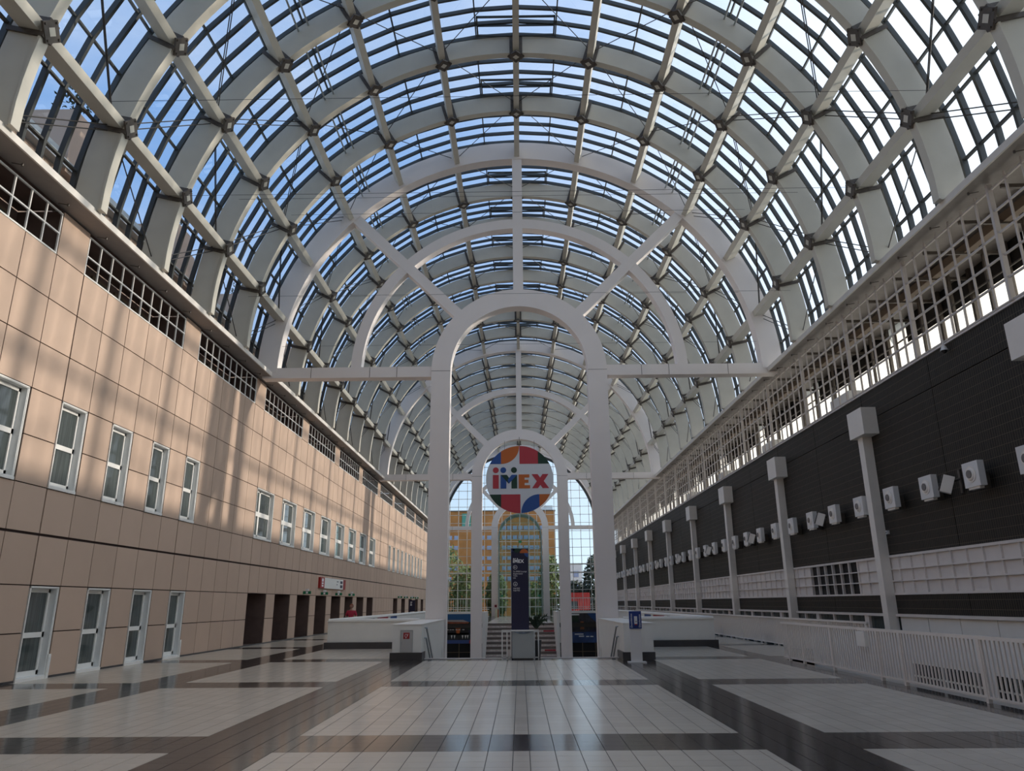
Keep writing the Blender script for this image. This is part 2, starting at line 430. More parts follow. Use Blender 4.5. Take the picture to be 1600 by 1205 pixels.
# ------------------------------------------------------------------ cornices (fascia + soffit)
def trim(name, s_, label, sm):
    t = empty(name, (0, 0, 0), label, 'cornice', kind='structure')
    x = AX + s_ * 10.93
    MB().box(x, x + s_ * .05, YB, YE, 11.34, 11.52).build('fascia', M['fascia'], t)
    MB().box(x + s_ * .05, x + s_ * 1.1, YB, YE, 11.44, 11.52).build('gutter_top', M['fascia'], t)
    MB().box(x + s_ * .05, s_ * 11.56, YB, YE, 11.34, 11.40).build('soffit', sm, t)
    me = MB().rod((0, 0, 0), (-s_ * .26, 0, -.05), .012, 6).cyl((-s_ * .26, 0, -.09), (0, 0, 1), .025, .07, 8).mesh('spot_lamp', [M['bracket']])
    for i in range(26):
        inst('spot_lamp', me, t, (s_ * 11.42, 12.6 + 1.755 * i, 11.30))
    return t
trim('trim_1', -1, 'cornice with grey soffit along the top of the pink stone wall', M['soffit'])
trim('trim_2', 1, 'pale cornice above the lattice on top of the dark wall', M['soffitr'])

# ------------------------------------------------------------------ left wall
wl = empty('wall_left', (XL, 0, 0), 'long wall of pink sandstone panels with windows', 'wall', kind='structure')
ZR = [0, 1.07, 2.14, 3.31, 4.42, 5.52, 6.63, 7.77, 8.92, 10.10, 11.30]
holes = []          # (y0,y1,z0,z1)
upwin = [YO + 2 * P * k for k in range(-4, 4)]
for y in upwin: holes.append((y, y + P, 4.42, 6.63))
dbl = [YO + 12 * P + 3 * P * k for k in range(8)]
for y in dbl: holes.append((y, y + 2 * P, 4.42, 6.63))
slots = [YO + 40 * P + 2 * P * k for k in range(10)]
for y in slots: holes.append((y, y + P, 4.42, 6.63))
doors = [YO + 2 * P * k for k in range(0, 4)]
for y in doors: holes.append((y, y + P, 0, 2.14))
port = [YO + 12 * P + 3 * P * k for k in range(8)] + [YO + 43 * P + 4 * P * k for k in range(5)]
for y in port: holes.append((y, y + 2 * P, 0, 2.14))
LATW = 5 * P; lats = [YO + 6 * P * k for k in range(-2, 12)]
for y in lats: holes.append((y, y + LATW, 10.10, 11.30))
def inhole(y, z): return any(a - .01 < y < b + .01 and c - .01 < z < d + .01 for a, b, c, d in holes)
cand = []
for j in range(-11, 72):
    for r in range(10):
        y = YO + j * P; zm = (ZR[r] + ZR[r + 1]) / 2
        if inhole(y + P / 2, zm): continue
        cand.append((j, r))
near = [c for c in cand if YO + c[0] * P > 13.5]
near.sort(key=lambda c: YO + c[0] * P - (2.5 if c[1] > 2 else 0))
near = set(near[:300]); me_c = {}; back = MB(); restp = MB()
for j, r in cand:
    y = YO + j * P; z0, z1 = ZR[r], ZR[r + 1]
    back.quad((XL - .035, y, z0), (XL - .035, y, z1), (XL - .035, y + P, z1), (XL - .035, y + P, z0))
    g = .014; gz = .032 if r in (2, ) else .013; gz0 = .032 if r == 3 else .013; g1 = .034 if j % 6 == 0 else .014
    if (j, r) in near:
        key = (r, j % 6 == 0)
        if key not in me_c:
            me_c[key] = MB().box(-.03, 0, g1, P - g, z0 + gz0, z1 - gz).mesh('panel', M['stone'])
        inst('panel', me_c[key], wl, (0, y, 0))
    else: restp.box(XL - .03, XL, y + g1, y + P - g, z0 + gz0, z1 - gz)
restp.build('panels', M['stone'], wl, kind='stuff')
back.build('joint_backing', M['joint'], wl, kind='stuff')
MB().box(XL - .3, XL - .005, YB, YO - 11 * P, -4.3, 11.4).build('wall_section', M['stone'], wl)
MB().box(XL - .3, XL - .01, YB, YE, -4.3, -.01).build('footing', M['concrete'], wl)
# reveals of the recesses
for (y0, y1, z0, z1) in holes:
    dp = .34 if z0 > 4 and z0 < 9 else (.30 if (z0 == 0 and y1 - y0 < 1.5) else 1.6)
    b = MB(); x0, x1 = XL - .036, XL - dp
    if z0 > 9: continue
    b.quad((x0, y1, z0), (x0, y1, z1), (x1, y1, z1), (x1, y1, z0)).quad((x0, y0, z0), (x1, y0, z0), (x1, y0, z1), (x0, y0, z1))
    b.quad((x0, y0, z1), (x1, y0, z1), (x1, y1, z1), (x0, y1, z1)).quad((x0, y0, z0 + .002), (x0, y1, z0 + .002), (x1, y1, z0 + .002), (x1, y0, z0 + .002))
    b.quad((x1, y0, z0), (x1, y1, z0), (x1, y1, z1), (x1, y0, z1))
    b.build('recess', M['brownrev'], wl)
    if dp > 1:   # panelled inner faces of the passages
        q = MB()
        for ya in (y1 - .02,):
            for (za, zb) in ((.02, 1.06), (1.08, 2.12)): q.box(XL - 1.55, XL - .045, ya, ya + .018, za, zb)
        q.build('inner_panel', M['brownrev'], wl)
# lattice screens with the gallery recess behind
lat_me = None
for y in lats:
    if lat_me is None:
        b = MB(); W = LATW
        for i in range(11):
            yy = .02 + (W - .06) * i / 10; b.box(-.04, 0, yy - .018, yy + .018, 10.12, 11.22)
        for z in (10.12, 10.66, 11.20): b.box(-.042, .002, 0, W - .02, z - .02, z + .02)
        lat_me = b.mesh('lattice', M['winwhite'])
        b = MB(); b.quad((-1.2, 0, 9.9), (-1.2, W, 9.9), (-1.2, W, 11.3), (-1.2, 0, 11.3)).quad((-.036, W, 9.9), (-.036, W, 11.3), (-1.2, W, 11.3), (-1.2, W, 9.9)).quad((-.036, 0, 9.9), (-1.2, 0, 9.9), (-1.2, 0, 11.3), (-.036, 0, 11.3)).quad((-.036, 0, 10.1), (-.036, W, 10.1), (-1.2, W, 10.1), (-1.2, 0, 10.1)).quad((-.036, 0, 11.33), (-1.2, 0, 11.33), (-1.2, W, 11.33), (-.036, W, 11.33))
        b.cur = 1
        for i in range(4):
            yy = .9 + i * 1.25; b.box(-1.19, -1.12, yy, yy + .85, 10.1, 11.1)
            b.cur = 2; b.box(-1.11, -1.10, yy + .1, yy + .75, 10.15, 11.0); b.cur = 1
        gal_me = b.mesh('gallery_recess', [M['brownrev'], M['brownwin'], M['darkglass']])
    inst('gallery_recess', gal_me, wl, (0, y, 0)); inst('lattice', lat_me, wl, (0, y, 0))
MB().box(XL + .001, XL + .012, YB, YE, 0, .05).build('baseboard', M['plinth'], wl)
# stone wall behind lattice soffit strip + outer skin (keeps daylight out of the stone wall's back)
MB().box(XL - 1.9, XL - 1.85, YB, YE, -4.3, 11.33).build('rear_skin', M['concrete'], wl)

def window_unit(name, idx, y, wd, z0, z1, label, cat, double=False, door=False):
    t = empty('%s_%d' % (name, idx), (XL, y, z0), label, cat, kind='structure')
    x0 = -.005; x1 = -.19; H = z1 - z0; w2 = wd - .11
    f = MB(); th = .035
    f.box(x1, x0 + .02, .005, .005 + th, .02, H - .03).box(x1, x0 + .02, w2 - th, w2, .02, H - .03).box(x1, x0 + .02, .005, w2, H - .03 - th, H - .03).box(x1, x0 + .03, .005, w2, .02, .02 + th + .03)
    o = f.mesh('casing', M['alu']); o = inst('casing', o, t)
    e_ = MB()
    for a in ((.0, .03, 0.02, H - .03), (w2 - .012, w2 + .018, .02, H - .03)): e_.box(x0 + .018, x0 + .034, a[0], a[1], a[2], a[3])
    e_.box(x0 + .018, x0 + .034, 0, w2 + .018, H - .05, H - .02).box(x0 + .018, x0 + .05, -.02, w2 + .02, 0, .07)
    inst('casing_edge', e_.mesh('casing_edge', M['winwhite']), t)
    xs = x1 + .05; s = MB(); sw = .075
    ys = [(th, w2 - th)] if not double else [(th, th + (w2 - 2 * th) * .36), (th + (w2 - 2 * th) * .36, w2 - th)]
    mid = H * .50 if not door else H * .47
    for (a, b) in ys:
        s.box(x1, xs, a, a + sw, .1, H - .08).box(x1, xs, b - sw, b, .1, H - .08)
        for zz in ((.08, .2), (mid - .06, mid + .06), (H - .16, H - .07)): s.box(x1, xs, a, b, zz[0], zz[1])
    if double: s.box(x1, xs + .01, th, w2 - th, mid - .1, mid + .1)
    inst('sash', s.mesh('sash', M['winwhite']), t)
    for (a, b) in ys:
        for zz in ((.2, mid - .06), (mid + .06, H - .16)):
            inst('pane', MB().box(x1 + .01, x1 + .02, a + sw, b - sw, zz[0], zz[1]).mesh('pane', M['darkglass']), t)
    return t
n = 0
vis = [y for y in upwin if y > 10]
for i, y in enumerate(vis):
    n += 1; window_unit('window', n, y, P, 4.42, 6.63, 'white upstairs window, %s from the near end of the stone wall' % ORD[i].replace('nearest', 'first'), 'window')
for i, y in enumerate(dbl):
    n += 1; window_unit('window', n, y, 2 * P, 4.42, 6.63, 'wide two-leaf upstairs window above the dark doorways, %s of eight' % ORD[i].replace('nearest', 'first'), 'window', double=True)
for i, y in enumerate(slots):
    n += 1; window_unit('window', n, y, P, 4.42, 6.63, 'narrow slot window far along the stone wall, %s of ten' % ORD[i].replace('nearest', 'first'), 'window')
for i, y in enumerate(doors):
    window_unit('door', i + 1, y, P, 0, 2.14, 'white glazed ground-floor door in the stone wall, %s from its near end' % ORD[i].replace('nearest', 'first'), 'door', door=True)
for i, y in enumerate((doors[0], doors[3])):
    t = empty('letterbox_panel', (XL, y + P - .08, 0), 'small white upright unit at the foot of the %s glazed door' % ('first' if i == 0 else 'fourth'), 'wall unit')
    MB().box(XL - .1, XL + .06, y + P - .13, y + P - .03, 0, .55).build('housing', M['winwhite'], t)
    MB().box(XL + .06, XL + .07, y + P - .11, y + P - .05, .12, .48).build('plate', M['alu'], t)

# sign over the doorways
t = empty('direction_sign', (XL + .1, 46.2, 2.56), 'white direction board with red ends above the dark doorways', 'sign')
MB().box(XL, XL + .12, 44.0, 48.7, 2.56, 3.16).build('board', M['winwhite'], t)
for a, b in ((43.1, 44.0), (48.7, 49.3)): MB().box(XL, XL + .13, a, b, 2.56, 3.16).build('end_cap', M['red'], t)
b = MB()
for yy, z0, z1 in ((47.9, 2.90, 3.06), (47.9, 2.64, 2.82)): MB().box(XL + .12, XL + .127, yy, yy + .6, z0, z1).build('pictogram', M['navy'], t)
MB().box(XL + .12, XL + .127, 47.0, 47.4, 2.98, 3.03).build('lettering', M['navy'], t)
MB().box(XL + .12, XL + .127, 47.0, 47.15, 2.80, 2.86).build('lettering', M['navy'], t)
b = MB()
for z0, z1 in ((2.92, 3.10), (2.78, 2.88), (2.64, 2.74)): b.box(XL + .13, XL + .136, 43.4, 43.75, z0, z1)
b.build('lettering', M['txt'], t)
ex = [(40.2, 0), (43.8, 1), (47.25, 2), (50.9, 3), (71.5, 4), (75.2, 5), (79.6, 6), (83.0, 7)]
for y, i in ex:
    t = empty('exit_sign', (XL + .1, y, 2.18), 'small green exit sign over a dark doorway, %s along the wall' % ORD[i].replace('nearest', 'first'), 'sign', 'green exit signs over the doorways')
    MB().box(XL + .01, XL + .42, y - .03, y + .03, 2.19, 2.34).build('sign_plate', M['exitgreen'], t)
    MB().box(XL + .14, XL + .30, y - .04, y + .04, 2.34, 2.46).build('lamp_housing', M['txt'], t)
    MB().box(XL + .16, XL + .27, y - .036, y - .03, 2.215, 2.32).build('pictogram', M['txt'], t)

# upper storeys outside the glass on the left
wo_ = empty('wall_outside', (-14, 0, 0), 'pink upper storey with metal cornice seen through the left glazing', 'wall', kind='structure')
b = MB()
for k_ in range(60):
    y = 2 + k_ * 1.2; b.box(-14.05, -14.0, y + .01, y + 1.19, 9, 12.9).box(-14.05, -14.0, y + .01, y + 1.19, 12.93, 14.5)
b.build('panels', M['stone'], wo_, kind='stuff')
MB().box(-14.6, -14.06, 2, 74, 9, 14.5).build('core', M['joint'], wo_)
MB().box(-14.6, -13.7, 2, 74, 14.5, 14.75).box(-14.6, -13.85, 2, 74, 14.75, 15.05).build('cornice', M['steel'], wo_)
for k_, y in enumerate((20.2, 27.4, 34.5, 41.7)):
    t = empty('roof_block', (-14.6, y, 14.5), 'pink stone stair block on the roof outside, %s one' % ORD[k_].replace('nearest', 'first'), 'roof block', 'stone blocks on the roof outside')
    MB().box(-15.6, -13.75, y - .8, y + .3, 14.4, 16.6).box(-15.4, -13.8, y + .3, y + 1.0, 14.4, 15.9).build('masonry', M['stone'], t)
def leaves(cx, cy, cz, rx, ry, rz, n, s, shell=.5):
    b = MB()
    for _ in range(n):
        while True:
            p = Vector((random.uniform(-1, 1), random.uniform(-1, 1), random.uniform(-1, 1)))
            if shell < p.length < 1: break
        q = Vector((cx + p.x * rx, cy + p.y * ry, cz + p.z * rz)); u = Vector([random.gauss(0, 1) for _ in range(3)]).normalized(); v = u.orthogonal().normalized()
        a = s * random.uniform(.6, 1.3)
        b.quad(tuple(q - u * a), tuple(q + v * a * .45), tuple(q + u * a), tuple(q - v * a * .45))
    return b
for k_, y in enumerate((20.2, 27.4, 34.5)):
    t = empty('roof_shrub', (-14.6, y, 16.6), 'wispy shrub growing on the %s stone roof block outside' % ORD[k_].replace('nearest', 'first'), 'shrub')
    leaves(-14.3, y - .2, 17.3, .6, .5, .7, 160, .09, 0).build('foliage', M['leafdark'], t)
    MB().rod((-14.3, y - .2, 16.5), (-14.3, y - .2, 17.2), .02).build('stem', M['bark'], t)

# ------------------------------------------------------------------ right wall
wr = empty('wall_right', (XR, 0, 0), 'dark tiled wall with white lattice band on the right side of the hall', 'wall', kind='structure')
BY = 4.175; yb0 = 23.85 - BY * 7
for i in range(28):
    y = yb0 + i * BY
    if y > YE: break
    y1 = min(y + BY, YE)
    MB().box(XR, XR + .08, y + .012, y1 - .012, 7.32, 8.22).build('panel', M['darkwall'], wr)
    MB().box(XR, XR + .08, y + .012, y1 - .012, 2.98, 7.29).build('panel', M['darkwall'], wr)
    MB().box(XR, XR + .08, y + .012, y1 - .012, 1.26, 1.80).build('panel', M['darkwall'], wr)
MB().box(XR + .08, XR + .2, YB, YE, -4.3, 8.2).build('core', M['black'], wr)
MB().box(XR - .04, XR + .2, YB, YE, 8.22, 8.27).build('top_sill', M['band'], wr)
# white coffered band
MB().box(XR + .03, XR + .08, YB, 25.86, 1.86, 2.92).box(XR + .03, XR + .08, 30.05, YE, 1.86, 2.92).build('band_back', M['band'], wr)
MB().box(XR - .03, XR + .08, YB, YE, 2.91, 2.98).box(XR - .03, XR + .08, YB, YE, 1.80, 1.86).build('band_edge', M['band'], wr)
b = MB(); y = 17.32 - .705 * 12; vb = MB()
while y < 60:
    vb.box(XR - .025, XR + .03, y - .02, y + .02, 1.86, 2.91); y += .705
while y < YE: vb.box(XR - .025, XR + .03, y - .02, y + .02, 1.86, 2.91); y += .705
vb.build('band_upright', M['band'], wr, kind='stuff')
for z in (2.21, 2.56): MB().box(XR - .03, XR + .03, YB, YE, z - .018, z + .018).build('band_rail', M['band'], wr)
b = MB()
for k_ in range(7): yy = 25.86 + .70 * k_ ; b.box(XR + .02, XR + .40, yy - .07, yy + .07, 1.86, 2.92)
b.build('deep_mullion', M['band'], wr)
# ledge, lower glazing
MB().box(XR - .08, XR + .1, YB, YE, 1.17, 1.25).build('ledge', M['band'], wr)
b = MB(); y = YB
while y < 23.2:
    b.box(XR, XR + .08, y + .01, y + 1.55, -4.3, 1.17); y += 1.57
b.build('white_panel', M['white'], wr)
MB().box(XR + .03, XR + .08, 23.2, YE, -4.3, 1.17).build('lower_glazing', M['darkglass'], wr)
b = MB(); y = 24.0; i = 0
while y < YE:
    wdt = .30 if i % 3 == 1 else .09
    b.box(XR - .05, XR + .03, y, y + wdt, -4.3, 1.17); y += 1.39; i += 1
b.build('lower_mullion', M['band'], wr)
# big lattice above the dark wall
b = MB(); y = 15.21 - .596 * 14; n_ = 0
cols = []
while y < YE: cols.append(y); y += .596
lat_l = MB().box(-.05, 0, -.02, .02, 8.27, 11.30).mesh('lattice_bar', M['lattice'])
lat_t = MB().box(-.10, .02, -.045, .045, 8.27, 11.30).mesh('lattice_bar', M['lattice'])
for i, y in enumerate(cols): inst('lattice_bar', lat_t if (i - 15) % 7 == 0 else lat_l, wr, (0, y, 0))
for z in (8.30, 8.85, 9.42, 9.99, 10.56, 11.14): MB().box(XR - .05, XR, YB, YE, z - .022, z + .022).build('lattice_rail', M['lattice'], wr)
# gallery behind the lattice
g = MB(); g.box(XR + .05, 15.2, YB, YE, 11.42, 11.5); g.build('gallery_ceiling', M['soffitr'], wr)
MB().box(XR + .2, 15.2, YB, YE, 8.0, 8.2).build('gallery_floor', M['concrete'], wr)
b = MB(); y = 5.0
while y < YE:
    b.box(XR + .06, 15, y - .03, y + .03, 11.05, 11.15)
    b.box(13.2, 13.28, y - .04, y + .04, 8.2, 11.42).box(13.85, 13.95, y - .06, y + .06, 8.2, 11.42); y += 1.755
b.build('gallery_beam', M['bracket'], wr)
MB().box(XR + 1.2, XR + 1.4, YB, YE, 11.1, 11.35).build('warm_beam', mat('warm_beam', (.20, .155, .115), .7), wr)
MB().rod((13.2, 4, 8.9), (13.2, YE, 8.9), .03).rod((13.2, 4, 10.2), (13.2, YE, 10.2), .03).rod((14.0, 4, 9.2), (14.0, YE, 9.2), .05).build('gallery_pipe', M['bracket'], wr)
b = MB(); d_ = MB(); y = 24.9 - 8.0 * 4
while y < YE - 6:
    b.quad((14.0, y, 8.2), (14.0, y + 8.0, 8.2), (14.0, y + 8.0, 10.50), (14.0, y, 10.50))
    b.quad((14.0, y, 10.50), (14.0, y + 1.5, 10.50), (14.0, y + 1.5, 11.42), (14.0, y, 11.42))
    d_.quad((14.0, y + 1.5, 10.50), (14.0, y + 8.0, 10.50), (14.0, y + 8.0, 11.42), (14.0, y + 1.5, 11.42)); y += 8.0
b.build('frosted_pane', M['frost'], wr); d_.build('dark_pane', M['black'], wr)
# grey service cabinets in the gallery
for y in (25.3, 33.5, 41.8, 50.2):
    MB().box(XR + .3, XR + 1.3, y, y + 1.6, 8.2, 8.85).build('gallery_cabinet', M['alu'], wr)

# posts with box heads
pb = [15.15 + 8.35 * k for k in range(0, 11)]
post_name = ['nearest the camera', 'second from the camera', 'third from the camera', 'fourth from the camera', 'fifth from the camera', 'sixth from the camera', 'seventh from the camera', 'eighth from the camera', 'ninth from the camera', 'tenth from the camera', 'eleventh from the camera']
p0 = None
for i, y in enumerate(pb):
    if p0 is None:
        t = empty('wall_post', (11.2, y, -4.3)); p0 = t
        MB().box(11.2, 11.5, y, y + .34, -4.3, 6.75).build('shaft', M['greypost'], t)
        MB().box(11.02, 11.5, y - .55, y + .50, 6.75, 7.62).build('box_head', M['greypost'], t)
    else:
        t = copy_tree(p0, None, (11.2, y, -4.3))
    tag(t, 'tall grey post with square box head on the dark wall, %s' % post_name[i], 'post', 'grey posts along the dark wall')
# nozzle boxes
noz0 = None; i = 0; WORDS = ['first', 'second', 'third', 'last']
y = 17.68 - 2 * 2.0875; bay = 0
allnoz = [17.68 + 2.0875 * k for k in range(-1, 40)]
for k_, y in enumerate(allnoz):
    kk = k_ - 1
    bay = int((y - pb[0]) // 8.35); pos = int(((y - pb[0]) % 8.35) // 2.0875)
    if noz0 is None:
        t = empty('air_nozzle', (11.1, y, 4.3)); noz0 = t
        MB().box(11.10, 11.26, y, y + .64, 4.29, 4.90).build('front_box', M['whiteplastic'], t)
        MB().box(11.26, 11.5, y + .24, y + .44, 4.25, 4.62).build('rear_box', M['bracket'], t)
        MB().box(11.13, 11.24, y + .10, y + .56, 4.235, 4.29).build('lower_box', M['greypost'], t)
        r_ = MB(); c = (11.10, y + .32, 4.60)
        r_.cyl(c, (-1, 0, 0), .20, .015, 20).cyl((c[0] - .015, c[1], c[2]), (-1, 0, 0), .165, .03, 20, .13); r_.build('ring', M['greypost'], t)
        MB().cyl((c[0] - .045, c[1], c[2]), (-1, 0, 0), .10, .02, 16).build('mouth', M['lens'], t)
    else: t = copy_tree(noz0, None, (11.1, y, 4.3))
    where = 'just past' if pos == 0 else 'past'
    tag(t, 'square white air nozzle box, %s one beyond the %s grey post' % (WORDS[min(pos, 3)], ORD[min(bay, 11)].replace('nearest', 'first')), 'air nozzle', 'square air nozzle boxes on the dark wall')
sp0 = None
for k_ in range(9):
    y = 19.1 + 8.35 * k_
    if sp0 is None:
        t = empty('floodlight', (11.3, y, 4.5)); sp0 = t
        b = MB().box(-.13, .13, -.13, .13, -.22, .22); me = b.mesh('lamp_housing', M['greypost']); o = inst('lamp_housing', me, t, (-.18, 0, .02), (0, .35, -.5))
        inst('lamp_glass', MB().box(-.17, -.16, -.09, .09, -.20, .20).mesh('lamp_glass', M['lens']), t, (-.18, 0, .02), (0, .35, -.5))
        MB().rod((11.3, y, 4.6), (11.5, y, 4.68), .03).box(11.46, 11.5, y - .05, y + .05, 4.3, 4.9).build('arm', M['bracket'], t)
    else: t = copy_tree(sp0, None, (11.3, y, 4.5))
    tag(t, 'tilted white floodlight on the dark wall beyond the %s grey post' % ORD[k_].replace('nearest', 'first'), 'floodlight', 'floodlights on the dark wall')
t = empty('dome_camera', (11.35, 18.6, 8.0), 'white dome security camera hanging from the lattice above the dark wall', 'camera')
b = MB().rod((11.38, 18.6, 8.35), (11.38, 18.6, 8.14), .02); b.cyl((11.38, 18.6, 8.02), (0, 0, 1), .10, .13, 16, .05); b.build('housing', M['whiteplastic'], t)
MB().cyl((11.38, 18.6, 8.02), (0, 0, -1), .085, .07, 16, .03).build('dome', M['black'], t)
t = empty('wall_sensor', (11.44, 23.3, 3.67), 'tiny white sensor box on the dark wall beside a post', 'sensor')
MB().box(11.42, 11.5, 23.26, 23.36, 3.62, 3.73).build('casing', M['whiteplastic'], t)
MB().box(11.41, 11.42, 23.29, 23.33, 3.65, 3.69).build('eye', M['lens'], t)

# ------------------------------------------------------------------ floor
fl = empty('floor', (0, 0, 0), 'polished floor of pale tile fields framed by dark bands', 'floor', kind='structure')
FT = -.0035
slabs = [(XL - .04, 7.80, YB, 24.2), (XL - .04, -7.45, 24.2, YE), (-7.45, -3.9, 24.2, 29.95), (3.95, 9.98, 23.0, 29.95), (7.80, 9.98, 23.0, 23.01), (7.42, 9.98, 29.95, YE), (-7.45, 7.42, 65.8, YE)]
for a in slabs: MB().box(a[0], a[1], a[2], a[3], -.35, FT).build('slab', M['grout'], fl)
MB().box(XL - .04, XR, YB, YE, -4.5, -4.3).build('lower_floor', M['concrete'], fl)
xb_c = [-2.92 + .2935 * i for i in range(0, 10)]
xb_c = [-2.92] + [-.10 - .2937 * i for i in range(9, -1, -1)] + [.09 + .2935 * i for i in range(0, 10)]
xb_c = sorted(set(round(v, 4) for v in xb_c if -2.93 < v < 2.80)) + [2.84]
def sub(a, b, n_): return [a + (b - a) * i / n_ for i in range(n_ + 1)]
xedges = []   # (x0,x1,light)
def add(xs, light):
    for i in range(len(xs) - 1): xedges.append((xs[i], xs[i + 1], light))
add(sub(-11.5, -8.62, 10), 1); add(sub(-8.62, -7.52, 4), 0); add(sub(-7.52, -4.12, 12), 1); add(sub(-4.12, -2.92, 4), 0)
add(xb_c, 1); add(sub(2.84, 3.95, 4), 0); add(sub(3.95, 7.15, 11), 1); add(sub(7.15, 7.80, 2), 0); add(sub(7.80, 9.98, 7), 1)
yedges = []
y = 10.5 - 7.0 * 3
while y < YE:
    for i in range(20): yedges.append((y + 5.88 * i / 20, y + 5.88 * (i + 1) / 20, 1))
    for i in range(4): yedges.append((y + 5.88 + 1.12 * i / 4, y + 5.88 + 1.12 * (i + 1) / 4, 0))
    y += 7.0
def infloor(x, y): return any(a[0] <= x <= a[1] and a[2] <= y <= a[3] for a in slabs)
tl = []; 
for (x0, x1, lx) in xedges:
    for (y0, y1, ly) in yedges:
        if y0 < 0 or y1 > YE: continue
        cx, cy = (x0 + x1) / 2, (y0 + y1) / 2
        if not infloor(cx, cy): continue
        tl.append((x0, x1, y0, y1, lx and ly))
vis = [q for q in tl if q[2] > 8.3 and abs((q[0] + q[1]) / 2) < (q[2]) * .70]
vis.sort(key=lambda q: q[2]); single = set(vis[:300]); tme = {}
rl, rd = MB(), MB(); gx, gy = .0045, .002
for q in tl:
    x0, x1, y0, y1, li = q
    if q in single:
        key = (round(x1 - x0, 3), round(y1 - y0, 3), li)
        if key not in tme: tme[key] = MB().box(gx, x1 - x0 - gx, gy, y1 - y0 - gy, -.0035, 0).mesh('tile', M['lightfloor' if li else 'darkfloor'])
        inst('tile', tme[key], fl, (x0, y0, 0))
    else:
        (rl if li else rd).quad((x0 + gx, y0 + gy, 0), (x1 - gx, y0 + gy, 0), (x1 - gx, y1 - gy, 0), (x0 + gx, y1 - gy, 0))
rl.build('pale_tiles', M['lightfloor'], fl, kind='stuff'); rd.build('dark_tiles', M['darkfloor'], fl, kind='stuff')
# nosing at the head of the stairs
MB().box(-3.0, 3.05, 24.2, 24.36, -.35, .02).build('nosing', M['band'], fl)
MB().box(-3.0, 3.05, 24.05, 24.2, 0, .003).build('floor_channel', M['plinth'], fl)

# ------------------------------------------------------------------ stairwell
st = empty('staircase', (AX, 24.4, 0), 'flight going down between the white parapet boxes', 'stairs', kind='structure')
for i in range(25):
    MB().box(-3.0, 3.05, 24.36 + .3 * i, 24.66 + .3 * i, -4.3, -.172 * (i + 1)).build('step', M['tread'], st)
s2 = empty('staircase', (AX, 58.3, -4.3), 'far wide flight with printed pale risers leading up', 'stairs', kind='structure')
for i in range(25):
    y = 58.3 + .3 * i; z = -4.3 + .172 * (i + 1)
    o = MB().box(-3.0, 3.05, y, y + .3 if i < 24 else 65.8, -4.3, z).build('step', M['tread'], s2)
    if i % 2 == 1:
        MB().box(-2.9, 2.95, y - .006, y, z - .165, z - .01).build('riser_print', M['riser'], o)
        if i > 9:
            x = -2.7
            while x < 2.5:
                l = random.uniform(.10, .35); MB().box(x, x + l, y - .009, y - .006, z - .10, z - .075).build('print_strip', M['pinkprint'], o); x += l + random.uniform(.25, .8)
        if i in (13, 21): MB().box(1.9, 2.8, y - .010, y - .006, z - .15, z - .03).build('print_block', M['sred'], o)
for s_ in (-1, 1):
    t = empty('stair_parapet', (s_ * 3.1, 58.0, -4.3), 'low white parapet beside the %s edge of the far stairs' % ('left' if s_ < 0 else 'right'), 'parapet')
    xi = 3.0 if s_ < 0 else 3.05
    MB().box(s_ * xi, s_ * (xi - .22), 60.2, 66.2, -4.3, .95).build('parapet_wall', M['white'], t)
    MB().box(s_ * (xi + .01), s_ * (xi - .24), 60.18, 66.2, .95, .99).build('coping', M['winwhite'], t)
